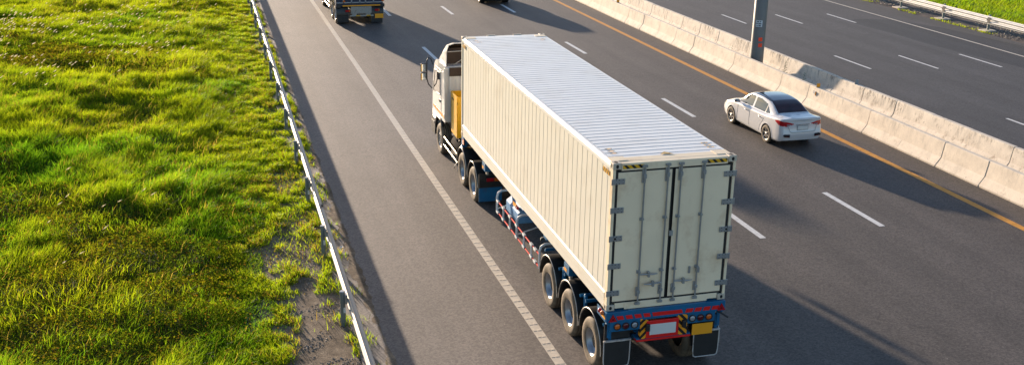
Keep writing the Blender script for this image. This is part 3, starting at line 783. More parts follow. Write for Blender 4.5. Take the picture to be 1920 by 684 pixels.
MB().box(.545, .975, YR-.01, YR+.005, .83, 1.06).build('number_plate', M['orange'], tr, .004)
for sx in (-1, 1):
    xa, xb = (-1.235, -.70) if sx < 0 else (.62, 1.16)
    MB().box(xa+.02, xb-.02, .055, .075, .86, 1.20).build('mudguard_back', M['fender'], tr)
    fl = MB().box(xa+.015, xb-.015, .005, .018, .32, .85).build('mud_flap', M['flap'], tr)
    yq = .0
    MB().tube([(xa, yq, .875), (xa+.005, yq, .45), (xa+.02, yq, .34), (xa+.06, yq, .315), (xb-.06, yq, .315), (xb-.02, yq, .34), (xb-.005, yq, .45), (xb, yq, .875)], .012, 8).box(xa-.01, xb+.01, yq-.02, yq+.02, .855, .885).build('flap_frame', M['flapframe'], fl)
    b = MB().box(sx*1.13-.035, sx*1.13+.035, .03, .08, .92, 1.24); b.cyl((sx*1.13, .02, 1.22), (sx*1.2, .02, 1.26), .03, n=8)
    b.build('side_hook', M['blue'], tr, .01)
MB().cyl((1.08, -.02, 1.27), (1.24, -.16, 1.18), .02, n=8).build('handle_bar', M['frame'], tr)
# side guards
for sx in (-1, 1):
    g_ = MB()
    for z in (.60, .90): g_.tube([(sx*1.2, 4.32, z), (sx*1.2, 8.06, z)], .019, 8)
    go = g_.build('side_guard', M['redm'], tr)
    for y in (4.95, 5.57, 6.83, 7.45): MB().cyl((sx*1.2, y, .59), (sx*1.2, y, .91), .026, n=8).build('upright', M['wpipe'], go)
    for y in (4.30, 6.20, 8.08):
        u = MB()
        u.tube([(sx*1.2, y, .57), (sx*1.2, y, 1.0), (sx*1.17, y, 1.10), (sx*1.08, y, 1.15), (sx*.5, y, 1.16)], .030, 8)
        u.tube([(sx*1.2, y, .66), (sx*.5, y, .86)], .018, 8)
        u.build('guard_hoop', M['wpipe'], go)
    for y in (4.64, 4.95, 5.57, 6.20, 6.83, 7.45, 7.98):
        for z in (.60, .90): MB().box(sx*1.2-.030, sx*1.2+.030, y-.09, y+.09, z-.030, z+.030).build('joint_sleeve', M['wpipe'], go, .008)
# tool locker and lamps under the deck
lk = MB().prism([(-1.02, .72), (-.42, .72), (-.42, 1.10), (-.80, 1.14), (-1.02, .98)], 'y', 6.75, 7.85).build('tool_locker', M['lblue'], tr, .015)
MB().box(-1.0, -.98, 6.9, 7.3, 1.04, 1.13).build('side_reflector', M['orange'], tr)
for y in (6.80, 6.90): MB().lathe([(0, -.05), (.035, -.045), (.045, 0)], 12, 'x', (-1.0, y, 1.12)).build('side_marker_lamp', M['redlens'] if y < 6.85 else M['amber'], tr)
MB().box(-1.0, -.55, 4.45, 4.70, 1.16, 1.30).build('bracket_plate', M['blue'], tr, .01)
for sx in (-1, 1):
    b = MB().box(sx*.62-.07, sx*.62+.07, 8.45, 8.6, .42, 1.3); b.box(sx*.62-.05, sx*.62+.05, 8.48, 8.57, .36, .5); b.box(sx*.62-.14, sx*.62+.14, 8.40, 8.65, .30, .34)
    b.build('landing_leg', M['blue'], tr, .008)
b = MB().tube([(-.95, 5.0, .95), (-.95, 5.0, 1.0), (-.6, 5.0, 1.05)], .03, 8); b.lathe([(0, -.35), (.14, -.33), (.15, -.25), (.15, .25), (.14, .33), (0, .35)], 20, 'y', (0, 5.4, .95))
b.build('air_tank', M['frame'], tr)

# ---------------- tractor
tk = thing('truck_tractor', 'white cab truck tractor with yellow locker pulling the container trailer', 'truck', TLOC, TRZ)
b = MB()
for sx in (-1, 1): b.box(sx*.42-.04, sx*.42+.04, 9.95, 16.2, .72, 1.0)
for y in (10.0, 11.3, 13.0, 14.3): b.box(-.42, .42, y-.05, y+.05, .75, .95)
b.box(-.5, .5, 10.9, 11.8, 1.0, 1.10)
b.lathe([(0, 1.12), (.48, 1.12), (.5, 1.17), (.46, 1.21), (0, 1.2)], 30, 'z', (0, 11.3, 0))
b.build('chassis', M['frame'], tk, .006)
for y in (10.65, 12.02): MB().cyl((-.9, y, .5), (.9, y, .5), .09, n=14).build('axle', M['frame'], tk)
MB().cyl((-.95, 15.32, .49), (.95, 15.32, .49), .06, n=12).build('axle', M['frame'], tk)
for y in (10.65, 12.02):
    c = copy_tree(W0, tk); c.location = (-1.215, y, .488)
    c = copy_tree(W0, tk); c.location = (1.215, y, .488); c.scale = (-1, 1, 1)
fw = truck_wheel(tk, -1.19, 15.32, .5, .28, -1, 'wheel', False, deep=.03)
c = copy_tree(fw, tk); c.location = (1.19, 15.32, .488); c.scale = (-1, 1, 1)
for sx in (-1, 1):
    for y in (10.65, 12.02): fender(tk, y, .5, .645, sx*1.235, sx*.58, a0=8 if y > 11 else 0, a1=172 if y < 11 else 178)
    MB().box(sx*.9-.33, sx*.9+.33, 9.93, 9.96, .60, 1.0).build('mudguard_back', M['fender'], tk)
    fl = MB().box(sx*.9-.33, sx*.9+.33, 9.93, 9.945, .20, .60).build('mud_flap', M['blue'], tk)
    tl = MB().box(sx*.85-.2, sx*.85+.2, 9.86, 9.93, .78, .92).build('tail_lamp', M['black'], tk, .01)
    MB().box(sx*.85-.18, sx*.85+.02, 9.85, 9.862, .80, .90).build('red_lens', M['redlens'], tl)
    MB().box(sx*.85+.04, sx*.85+.18, 9.85, 9.862, .80, .90).build('amber_lens', M['amber'], tl)
    # chrome pipes beside the chassis
    b = MB()
    for z in (.42, .68): b.tube([(sx*1.16, 12.95, z-.02), (sx*1.16, 13.1, z), (sx*1.16, 14.75, z), (sx*1.14, 14.9, z)], .03, 10)
    b.build('guard_pipe', M['gold'], tk)
    for y in (13.15, 14.6): MB().box(min(sx*1.14, sx*.45), max(sx*1.14, sx*.45), y-.03, y+.03, .55, .62).build('pipe_bracket', M['frame'], tk)
b = MB().lathe([(0, -.55), (.26, -.53), (.28, -.48), (.28, .48), (.26, .53), (0, .55)], 26, 'y', (-.78, 13.85, .62))
b.build('fuel_tank', M['matte'], tk)
MB().box(.5, 1.1, 13.2, 14.4, .4, .9).build('battery_box', M['frame'], tk, .02)
b = MB()   # hoses and clutter behind the cab
for k in range(7):
    x = -1.0+.16*k; b.tube([(x, 13.4, .92), (x+.05, 13.1, 1.15+.03*k), (x+.15, 12.8, 1.0), (x+.2, 12.55, 1.1)], .025, 6)
for k in range(4): b.cyl((-.95+.1*k, 13.05+.05*k, .75), (-.85+.1*k, 13.3, .98), .05, n=8)
b.build('air_hose', M['frame'], tk)
b = MB().tube([(-1.05, 12.75, .72), (-1.0, 12.9, .98), (-.8, 13.1, 1.05), (-.55, 13.1, 1.0)], .03, 8); b.tube([(-1.1, 12.9, .6), (-.95, 13.2, .9), (-.7, 13.4, .92)], .025, 8)
b.build('exhaust_pipe', M['gold'], tk)
b = MB().tube([(-1.2, 12.72, .5), (-1.28, 12.7, .4), (-1.3, 12.74, .3)], .014, 6); b.tube([(-1.2, 12.6, .45), (-1.25, 12.55, .25)], .012, 6)
b.build('loose_strap', M['piping'], tk)
# yellow locker: open topped box
YL = MB()
xa, xb, ya, yb_, za, zb = -1.06, .9, 13.42, 14.25, 1.02, 2.26
YL.box(xa, xa+.02, ya, yb_, za, zb); YL.box(xa+.021, xb, ya, ya+.02, za, zb); YL.box(xa+.021, xb, yb_-.02, yb_, za, zb); YL.box(xb-.02, xb, ya+.021, yb_-.021, za, zb); YL.box(xa+.021, xb-.021, ya+.021, yb_-.021, za, za+.02)
yo = YL.build('rear_locker', M['yellow'], tk, .004)
b = MB()
b.box(xa-.015, xa+.03, ya-.01, yb_+.01, zb, zb+.04); b.box(xa+.031, xb, ya-.01, ya+.03, zb, zb+.04); b.box(xa+.031, xb, yb_-.03, yb_+.01, zb, zb+.04)
b.box(xa-.012, xa, ya-.012, ya+.03, za, zb)
b.build('locker_rim', M['yellow'], yo, .004)
MB().box(xa-.02, xa-.004, 13.9, 14.1, 2.10, 2.14).build('handle', M['frame'], yo)
MB().box(-1.0, .9, 13.45, 14.2, .95, 1.015).build('locker_base', M['frame'], tk)
MB().cyl((-.93, 14.37, 1.2), (-.93, 14.37, 2.0), .06, n=12).build('air_cleaner', M['rim'], tk)
# cab
CY0, CY1 = 14.5, 16.48
prof = [(CY0, 1.22), (14.86, 1.20), (14.98, 1.16), (15.7, 1.16), (15.84, 1.02), (15.92, .62), (16.0, .55), (CY1, .55), (CY1+.03, .95), (CY1-.02, 1.45), (CY1-.12, 2.2), (CY1-.36, 2.80), (CY1-.60, 2.95), (15.5, 3.02), (CY0+.02, 3.0), (CY0, 2.9)]
cab = MB().prism(prof, 'x', -1.2, 1.2).build('cab', M['cabw'], tk, .05)
for sx in (-1, 1):
    X = sx*1.204
    def sp(pts, name, m, par=cab, t_=.006): return MB().prism(pts, 'x', min(X, X+sx*t_), max(X, X+sx*t_)).build(name, m, par)
    dr = sp([(15.08, 1.28), (16.18, 1.28), (16.28, 1.5), (16.22, 2.1), (15.96, 2.74), (15.10, 2.76)], 'door', M['cabw'])
    w_ = MB().prism([(15.22, 1.98), (16.18, 1.90), (16.13, 2.14), (15.92, 2.60), (15.22, 2.64)], 'x', min(X+sx*.008, X+sx*.012), max(X+sx*.008, X+sx*.012)).build('window', M['glass'], dr)
    MB().tube([(X+sx*.01, p_[0], p_[1]) for p_ in [(15.20, 1.96), (16.20, 1.88), (16.15, 2.16), (15.94, 2.62), (15.20, 2.66), (15.20, 1.96)]], .014, 6).build('window_seal', M['black'], dr)
    MB().box(min(X, X+sx*.03), max(X, X+sx*.03), 15.15, 15.3, 1.72, 1.80).build('handle', M['black'], dr, .006)
    MB().box(min(X+sx*.008, X+sx*.012), max(X+sx*.008, X+sx*.012), 14.56, 16.30, 1.33, 1.42).build('side_stripe', M['stripe'], tk)
    # wheel arch trim and steps
    MB().tube([(sx*1.2, 14.86, 1.0), (sx*1.2, 14.95, 1.12), (sx*1.2, 15.15, 1.17), (sx*1.2, 15.6, 1.17), (sx*1.2, 15.8, 1.02), (sx*1.2, 15.86, .72)], .05, 8).build('wheel_arch', M['black'], tk)
    MB().box(min(sx*1.22, sx*.95), max(sx*1.22, sx*.95), 15.9, 16.5, .50, .56).box(min(sx*1.25, sx*1.0), max(sx*1.25, sx*1.0), 16.0, 16.45, .82, .86).build('cab_step', M['black'], tk, .01)
    # mirrors
    mr_ = MB().tube([(sx*1.2, 16.35, 2.68), (sx*1.26, 16.40, 2.86), (sx*1.34, 16.42, 2.90), (sx*1.39, 16.42, 2.78), (sx*1.39, 16.42, 2.2), (sx*1.34, 16.42, 2.02), (sx*1.22, 16.40, 1.88)], .018, 8).build('mirror_arm', M['black'], tk)
    for (z0_, z1_) in ((2.44, 2.72), (2.16, 2.42)):
        hd = MB().box(sx*1.50-.10, sx*1.50+.10, 16.36, 16.46, z0_, z1_).build('mirror', M['black'], tk, .03)
        MB().box(sx*1.50-.085, sx*1.50+.085, 16.352, 16.358, z0_+.025, z1_-.025).build('mirror_glass', mat('mirror_glass', (.75, .8, .8), .05, 1., 0, 1), hd)
    MB().tube([(sx*1.39, 16.42, 2.58), (sx*1.45, 16.41, 2.58)], .014, 6).tube([(sx*1.39, 16.42, 2.3), (sx*1.45, 16.41, 2.3)], .014, 6).build('mirror_clamp', M['black'], tk)
MB().prism([(15.72, 1.0), (15.9, .9), (15.95, .45), (16.53, .42), (16.55, .88), (16.46, .98)], 'x', -1.235, 1.235).build('front_bumper', M['black'], tk, .03)
MB().prism([(CY1-.035, 1.55), (CY1+.0, 1.55), (CY1-.09, 2.22), (CY1-.33, 2.78), (CY1-.37, 2.78), (CY1-.13, 2.2)], 'x', -1.05, 1.05).build('windscreen', M['glass'], tk, .01)
for sx in (-1, 1): MB().box(min(sx*1.1, sx*.75), max(sx*1.1, sx*.75), 16.5, 16.58, .62, .80).build('headlight', M['clear'], tk, .02)
# cab back: white padded shroud
b = MB(); v = []; nx, nz = 34, 12
for j in range(nz+1):
    z = 1.5+1.5*j/nz
    for i in range(nx+1):
        x = -1.08+2.16*i/nx; bulge = .05*math.sin(PI*j/nz)*(1+.5*math.sin(i*1.9)+.25*math.sin(i*.7+j*.5))
        v.append((x, CY0-.02-bulge, z))
for j in range(nz):
    for i in range(nx): k = j*(nx+1)+i; b.add([], [], 0)
f = [(j*(nx+1)+i, j*(nx+1)+i+1, (j+1)*(nx+1)+i+1, (j+1)*(nx+1)+i) for j in range(nz) for i in range(nx)]
b.add(v, f, 0, True); b.build('rear_panel', M['cabw'], tk)
b = MB()
for x in (-.95, -.5, 0, .5, .95): b.box(x-.03, x+.03, CY0-.10, CY0-.02, 1.1, 2.1)
b.build('rear_bracket', M['frame'], tk)
# roof deflector: hollow shell, open to the rear
outer = [(-1.16, 3.0), (-1.15, 3.45), (-1.08, 3.66), (-.9, 3.72), (.9, 3.72), (1.08, 3.66), (1.15, 3.45), (1.16, 3.0)]
rows = []
for (y, sc_, wd) in ((14.56, 1., 1.), (14.85, .93, 1.), (15.2, .66, .99), (15.55, .34, .97), (15.85, .10, .94), (15.95, .02, .92)):
    rows.append([(x*wd, y, 2.97+(z-2.97)*sc_) for x, z in outer])
n = len(outer)
v = [p for r in rows for p in r]; f = [(i*n+j, i*n+j+1, (i+1)*n+j+1, (i+1)*n+j) for i in range(len(rows)-1) for j in range(n-1)]
o = MB().add(v, f, 0, False).build('roof_deflector', [M['cabw'], M['cabin']], tk)
sm = o.modifiers.new('shell', 'SOLIDIFY'); sm.thickness = .025; sm.offset = -1; sm.material_offset = 1; sm.material_offset_rim = 0
inner = MB().add([(x*.965, y, 2.97+(z-2.97)*.93+.01) for (x, y, z) in v], f, 0, False).build('deflector_lining', M['cabin'], o, recalc=False)
b = MB().tube([(-1.1, 14.58, 3.45), (0, 14.62, 3.47), (1.1, 14.58, 3.45)], .018, 6); b.tube([(-.9, 14.7, 3.0), (-.2, 14.7, 3.42), (.5, 14.7, 3.0)], .015, 6)
b.build('deflector_stay', M['piping'], o)
MB().box(-1.08, 1.08, CY0-.10, CY0-.085, 2.72, 2.99).build('cab_back_shade', M['cabin'], tk)  # flat dark sheet painting the shade of the cavity below the deflector
MB().box(-1.1, 1.1, 14.9, 14.93, 2.99, 3.5).build('deflector_liner', M['cabin'], o)
MB().tube([(-1.18, 14.53, 1.3), (-1.18, 14.53, 2.95)], .035, 8).build('corner_post', M['cabw'], tk)

# ------------------------------------------------------------------ cars (lofted shells cut into panels)
def interp(t_, pts, smooth=True):
    xs = np.array([p[0] for p in pts], float); zs = np.array([p[1] for p in pts], float)
    if not smooth: return np.interp(t_, xs, zs)
    d = np.diff(zs)/np.diff(xs); m = np.zeros(len(xs)); m[0] = d[0]; m[-1] = d[-1]
    for i in range(1, len(xs)-1): m[i] = 0 if d[i-1]*d[i] <= 0 else 2*d[i-1]*d[i]/(d[i-1]+d[i])
    t_ = np.clip(t_, xs[0], xs[-1]); i = np.clip(np.searchsorted(xs, t_)-1, 0, len(xs)-2)
    h = xs[i+1]-xs[i]; u = (t_-xs[i])/h
    return (2*u**3-3*u**2+1)*zs[i] + (u**3-2*u**2+u)*h*m[i] + (-2*u**3+3*u**2)*zs[i+1] + (u**3-u**2)*h*m[i+1]

def car(name, label, cat, loc, rz, spec, group=None):
    root = thing(name, label, cat, loc, rz, group)
    L_ = spec['L']; ysn = np.unique(np.concatenate([np.linspace(0, .45, 44), np.linspace(.45, L_-.3, 190), np.linspace(L_-.3, L_, 22)]))
    hw = interp(ysn, spec['hw']); zb = interp(ysn, spec['zb']); zd = interp(ysn, spec['zd']); zr = interp(ysn, spec['zr'])
    zr = np.maximum(zr, zd+.02); g_ = np.clip((zr-zd-.02)/(spec['H']-.95), 0, 1)
    zer = np.zeros_like(hw); mid = zb+(zd-zb)*.45
    ctrl = [(zer, zb), (.82*hw, zb), (.95*hw, zb+.04), (.985*hw, zb+.14), (hw, mid), (.985*hw, zd-.13), (.955*hw, zd-.035), (.90*hw, zd),
            (hw*(.86-.02*g_), zd+(zr-zd)*.06+.004), (hw*(.78-.04*g_), zd+(zr-zd)*.5), (hw*(.68-.02*g_), zd+(zr-zd)*.86), (hw*.56, zd+(zr-zd)*.965), (hw*.3, zr-.004), (zer, zr)]
    K = len(ctrl); sub = 12; T = np.linspace(0, K-1, (K-1)*sub+1)
    CX = np.stack([c[0]+0*hw for c in ctrl], 1); CZ = np.stack([c[1]+0*hw for c in ctrl], 1)
    def cr(A):
        i = np.clip(np.floor(T).astype(int), 0, K-2); u = T-i
        p0 = A[:, np.maximum(i-1, 0)]; p1 = A[:, i]; p2 = A[:, i+1]; p3 = A[:, np.minimum(i+2, K-1)]
        m1 = (p2-p0)*.5; m2 = (p3-p1)*.5
        return (2*u**3-3*u**2+1)*p1 + (u**3-2*u**2+u)*m1 + (-2*u**3+3*u**2)*p2 + (u**3-u**2)*m2
    X = np.clip(cr(CX), 0, None); Z = cr(CZ); Yg = np.repeat(ysn[:, None], X.shape[1], 1).copy()
    # bumpers bulge beyond the tail and nose
    bul = np.exp(-((Z-.50)/.17)**2)
    Yg -= spec.get('bulge', .09)*bul*np.exp(-(Yg/.18)**2); Yg += .07*bul*np.exp(-((L_-Yg)/.2)**2)
    Yg -= .05*np.exp(-((Z-(spec['zd'][1][1]))/.05)**2)*np.exp(-(Yg/.1)**2)
    ny, nt_ = X.shape
    # push in around wheel arches: delete faces inside, snap the rim of the hole
    axles = spec['axles']; RA = spec['RW']+.045; zc = spec['RW']
    side = (X > .45) & (T[None, :] < 7)
    for ay in axles:
        d = np.hypot(Yg-ay, Z-zc); band = side & (np.abs(d-RA) < .014)
        s_ = np.where(band, RA/np.maximum(d, 1e-6), 1.)
        Yg = ay+(Yg-ay)*s_; Z = zc+(Z-zc)*s_
        lip = side & (np.abs(d-RA-.02) < .03); X = X + lip*.006
    idx = np.arange(ny*nt_).reshape(ny, nt_)
    fy = (Yg[:-1, :-1]+Yg[1:, :-1]+Yg[1:, 1:]+Yg[:-1, 1:])/4; fz = (Z[:-1, :-1]+Z[1:, :-1]+Z[1:, 1:]+Z[:-1, 1:])/4; fx = (X[:-1, :-1]+X[1:, 1:])/2
    ft = np.repeat(((T[:-1]+T[1:])/2)[None, :], ny-1, 0)
    cls = np.zeros(fy.shape, int)
    for ay in axles: cls[(np.hypot(fy-ay, fz-zc) < RA) & (fx > .45) & (ft < 7)] = -1
    cls = spec['classify'](cls, fx, fy, fz, ft)
    q = np.stack([idx[:-1, :-1], idx[1:, :-1], idx[1:, 1:], idx[:-1, 1:]], -1)
    VR = np.stack([X, Yg, Z], -1).reshape(-1, 3); VL = VR*[-1, 1, 1]
    for key, (nm, m_, both, labs) in spec['parts'].items():
        F = q[cls == key].reshape(-1, 4)
        if len(F) == 0: continue
        def mk(V, F, nm):
            u, inv = np.unique(F, return_inverse=True); inv = inv.reshape(F.shape)
            return V[u].tolist(), inv.tolist()
        if both == 'split':
            for V, flip in ((VL, False), (VR, True)):
                a, fcs = mk(V, F[:, ::-1] if flip else F, nm)
                MB().add(a, fcs, 0, True).build(nm, m_, root, recalc=False)
        else:
            b = MB()
            for V, flip in ((VL, False), (VR, True)):
                a, fcs = mk(V, F[:, ::-1] if flip else F, nm); b.add(a, fcs, 0, True)
            if key in (0, 5, 6):
                for end, k_ in ((0, 1), (ny-1, -1)):      # close tail and nose
                    G = VR.reshape(ny, nt_, 3)[end]; nc = 90; cols = np.linspace(1, -1, nc+1)
                    GV = np.stack([np.stack([G[:, 0]*c, G[:, 1]-k_*.045*(1-c*c)*np.clip((G[:, 2]-.2)*3, 0, 1)*(1 if k_ > 0 else 1.6), G[:, 2]], 1) for c in cols], 1)
                    gi = np.arange(nt_*(nc+1)).reshape(nt_, nc+1)
                    q_ = np.stack([gi[:-1, :-1], gi[1:, :-1], gi[1:, 1:], gi[:-1, 1:]], -1)
                    if k_ > 0: q_ = q_[..., ::-1]
                    fc = (GV[:-1, :-1]+GV[1:, 1:])/2
                    cc = np.zeros(fc.shape[:2], int)
                    cc = spec['classify'](cc, np.abs(fc[..., 0]), np.full(cc.shape, .0 if k_ > 0 else L_), fc[..., 2], np.full(cc.shape, 6.))
                    cc[(cc != 5) | (k_ < 0)] = 0
                    sel = cc == key
                    if sel.any(): b.add(GV.reshape(-1, 3).tolist(), q_[sel].tolist(), 0, True)
            o_ = b.build(nm, m_, root, recalc=False)
            if key == 0: body = o_
    # wheels
    R = spec['RW']
    for ay in axles:
        for sx in (-1, 1):
            X0 = sx*(spec['track'])
            ar = MB().lathe([(0, -.30*sx), (RA-.005, -.30*sx), (RA-.005, -.035*sx)], 30, 'x', (X0, ay, R)).build('wheel_arch', M['dark'], root)
            wm = MB(); rr = R*.66
            wm.lathe([(rr, 0), (rr-.015, -.008*sx), (rr-.025, -.06*sx), (0, -.065*sx)], 30, 'x', mi=1)
            for k in range(6):
                a = 2*PI*k/6+.3; c_, s_ = math.cos(a), math.sin(a); p_ = Vector((0, c_, s_)); q_ = Vector((0, -s_, c_))
                w1, w2 = .035, .022
                pts_ = [p_*.03+q_*w1, p_*(rr-.012)+q_*w2, p_*(rr-.012)-q_*w2, p_*.03-q_*w1]
                wm.add([(-.03*sx, p.y, p.z) for p in pts_]+[(-.004*sx, p.y*.98, p.z*.98) for p in pts_], [(0, 1, 2, 3), (7, 6, 5, 4), (0, 4, 5, 1), (1, 5, 6, 2), (2, 6, 7, 3), (3, 7, 4, 0)])
            wm.lathe([(rr+.004, .002*sx), (rr-.012, .0), (rr-.014, -.02*sx)], 30, 'x'); wm.lathe([(.045, -.02*sx), (.04, .002*sx), (0, .003*sx)], 14, 'x')
            wo = wm.build('wheel', [M['alloy'], M['dark']], root, loc=(X0, ay, R-.006))
            MB().lathe([((rr), -.0), (rr+.02, .006*sx), (R*.88, .012*sx), (R-.012, 0), (R, -.03*sx), (R, -.17*sx), (R-.02, -.2*sx), (rr, -.2*sx)], 40, 'x').build('tyre', M['rubber'], wo)
    MB().box(-.6, .6, .35, L_-.4, .16, .26).build('underbody', M['dark'], root)
    return root, body, (X, Yg, Z, T)

def sedan_cls(cls, fx, fy, fz, ft):
    gl = (ft > 8.0) & (ft < 10.1)
    top = np.interp(fy, [.75, 1.05, 1.4, 2.9, 3.4], [.95, 1.16, 1.37, 1.37, .95])
    base = np.interp(fy, [.8, 1.3, 3.3], [1.02, .975, .93])
    sidew = gl & (fy > .98) & (fy < 3.22) & (fz > base) & (fz < np.interp(fy, [.98, 1.35, 1.8, 2.6, 3.22], [1.03, 1.27, 1.34, 1.335, .96])) & (fx > .4)
    cls[sidew & (cls >= 0)] = 1
    cls[sidew & (np.abs(fy-2.17) < .045)] = 0        # B pillar
    cls[sidew & (np.abs(fy-1.30) < .016)] = 7
    up = ft >= 9.8
    rw = up & (fy > .60) & (fy < 1.28) & (fx < np.interp(fy, [.60, 1.28], [.60, .52]))
    cls[rw] = 2
    cls[up & (fy >= 1.28) & (fy < 2.62) & (ft >= 10.3)] = 3
    ws = up & (fy > 2.66) & (fy < 3.28) & (fx < np.interp(fy, [2.66, 3.28], [.54, .66]))
    cls[ws] = 4
    # tail lamps wrap round the corner
    uu = fx+np.clip(fy, 0, 1)*.7
    lo = np.interp(uu, [.34, .60, .95, 1.10], [.865, .80, .82, .90]); hi = np.interp(uu, [.34, .60, .95, 1.10], [.885, .95, .99, .955])
    tl = (fy < .40) & (fx > .34) & (fz > lo) & (fz < hi) & (ft < 8.2) & (ft > 1)
    cls[tl & (cls >= 0)] = 5
    cls[(fy > L_S-.42) & (fy < L_S-.02) & (fz > .62) & (fz < .74) & (fx > .42) & (ft < 8)] = 6
    return cls
L_S = 4.46
sed = dict(L=L_S, H=1.45, RW=.315, axles=(.91, 3.51), track=.855,
  hw=[(0, .74), (.05, .80), (.14, .835), (.35, .855), (.9, .865), (3.3, .862), (3.9, .835), (4.2, .77), (4.38, .66), (4.46, .50)],
  zb=[(0, .30), (.2, .22), (.8, .19), (3.8, .19), (4.46, .24)],
  zd=[(0, 1.0), (.03, 1.055), (.2, 1.045), (.7, 1.0), (1.2, .955), (2.4, .92), (3.1, .905), (3.6, .86), (4.1, .74), (4.38, .63), (4.46, .55)],
  zr=[(0, 1.01), (.03, 1.07), (.2, 1.075), (.50, 1.085), (.75, 1.19), (1.05, 1.335), (1.35, 1.41), (1.85, 1.45), (2.3, 1.44), (2.62, 1.385), (2.95, 1.22), (3.25, 1.02), (3.4, .955), (3.8, .87), (4.2, .74), (4.4, .63), (4.46, .56)],
  classify=sedan_cls, bulge=.05,
  parts={0: ('body', M['carw'], 'join', 0), 1: ('side_window', M['carglass'], 'split', 0), 2: ('rear_window', M['carrear'], 'join', 0), 3: ('roof', M['carblack'], 'join', 0), 4: ('windscreen', M['carglass'], 'join', 0), 5: ('tail_light', M['redlens'], 'join', 0), 6: ('headlight', M['clear'], 'join', 0), 7: ('window_trim', M['black'], 'split', 0)})
cr_, body, _ = car('car', 'white four door sedan with glossy black roof driving beside the yellow line', 'car', (11.94, 13.10, 0), 0, sed)
cr_.scale = (.935, .965, .965)
# rear face: plate, bumper reflectors, seams, handles, mirrors
np_ = MB().box(-.20, .20, -.075, -.055, .68, .80).build('number_plate', M['plate'], cr_, .004)
MB().box(-.225, .225, -.070, -.040, .655, .825).build('plate_recess', M['greyplate'], cr_, .006)
MB().box(-.27, .27, -.075, -.03, .85, .87).build('boot_trim', M['alloy'], cr_, .004)
for sx in (-1, 1):
    o = MB().prism([(sx*.50, .42), (sx*.72, .45), (sx*.74, .50), (sx*.70, .53), (sx*.50, .52)], 'y', -.10 , .12).build('bumper_recess', M['dark'], cr_, .01)
    MB().prism([(sx*.52, .44), (sx*.68, .455), (sx*.69, .475), (sx*.52, .465)], 'y', -.107, -.098).build('bumper_reflector', M['dredlens'], o)
    MB().prism([(sx*.47, .845), (sx*.62, .83), (sx*.60, .87), (sx*.46, .865)], 'y', -.052, .05).build('reversing_lamp', M['clear'], cr_, .004)
    for y in (2.42, 1.42):
        MB().tube([(sx*.862, y-.1, .80), (sx*.885, y-.05, .805), (sx*.885, y+.05, .81), (sx*.862, y+.1, .81)], .014, 8).build('door_handle', M['alloy'], cr_)
    m_ = MB().box(sx*.93-.09, sx*.93+.09, 2.95, 3.07, .93, 1.05).build('wing_mirror', M['carblack'], cr_, .03)
    MB().box(sx*.93-.075, sx*.93+.075, 2.943, 2.947, .945, 1.035).build('mirror_glass', M['clear'], m_)
    MB().box(min(sx*.80, sx*.86), max(sx*.80, sx*.86), 2.98, 3.03, .93, .97).build('mirror_stalk', M['black'], cr_)
# door seams as slim dark grooves standing on the surface, boot seam
def seam(path, name='door_seam', r=.005): return MB().tube(path, r, 5).build(name, M['black'], cr_)
for sx in (-1, 1):
    for yv in (1.20, 2.17, 3.06):
        seam([(sx*(.853), yv+(.25 if yv < 1.3 else 0), .30), (sx*.866, yv+(.18 if yv < 1.3 else .0), .5), (sx*.863, yv+(.02 if yv < 1.3 else .0), .72), (sx*.852, yv-(.05 if yv < 1.3 else .0), .83)], r=.0035)
seam([(-.50, -.085, .63), (-.45, -.10, .60), (0, -.125, .60), (.45, -.10, .60), (.50, -.085, .63)], 'boot_seam', .006)
for sx in (-1, 1): seam([(sx*.50, -.085, .63), (sx*.57, -.03, .80)], 'boot_seam', .005)

def suv_cls(cls, fx, fy, fz, ft):
    gl = (ft > 8.0) & (ft < 10.1)
    sidew = gl & (fy > .25) & (fy < 3.3) & (fz > 1.08) & (fz < np.interp(fy, [.2, .6, 2.7, 3.3], [1.15, 1.42, 1.42, 1.1])) & (fx > .4)
    cls[sidew & (cls >= 0)] = 1
    for yy_ in (1.15, 2.2): cls[sidew & (np.abs(fy-yy_) < .05)] = 0
    cls[(ft >= 9.8) & (fy > .03) & (fy < .30) & (fx < .6)] = 2
    cls[(ft >= 9.8) & (fy > 2.8) & (fy < 3.45) & (fx < .62)] = 4
    cls[(fy < .22) & (fx > .55) & (fz > .75) & (fz < 1.05) & (ft < 8.5)] = 5
    return cls
suv = dict(L=4.6, H=1.6, RW=.37, axles=(.95, 3.65), track=.885,
  hw=[(0, .74), (.06, .82), (.2, .87), (.8, .90), (3.4, .90), (4.1, .87), (4.45, .74), (4.6, .58)],
  zb=[(0, .34), (.3, .27), (4.0, .27), (4.6, .34)],
  zd=[(0, .98), (.05, 1.05), (.3, 1.07), (3.0, 1.05), (3.6, 1.03), (4.2, .95), (4.5, .8), (4.6, .7)],
  zr=[(0, 1.0), (.04, 1.10), (.14, 1.3), (.3, 1.48), (.6, 1.58), (1.8, 1.61), (2.6, 1.57), (2.9, 1.46), (3.45, 1.10), (3.7, 1.04), (4.2, .96), (4.5, .81), (4.6, .71)],
  classify=suv_cls, bulge=.07,
  parts={0: ('body', M['darkpaint'], 'join', 0), 1: ('side_window', M['carglass'], 'split', 0), 2: ('rear_window', M['carglass'], 'join', 0), 4: ('windscreen', M['carglass'], 'join', 0), 5: ('tail_light', M['redlens'], 'join', 0)})
sv, _, _ = car('car', 'dark vehicle cut off by the top edge, only its rear wheels showing', 'car', (9.98, 43.4, 0), 0, suv)
MB().box(-.6, .6, .02, .2, .26, .34).build('rear_bumper_skirt', M['black'], sv, .02)

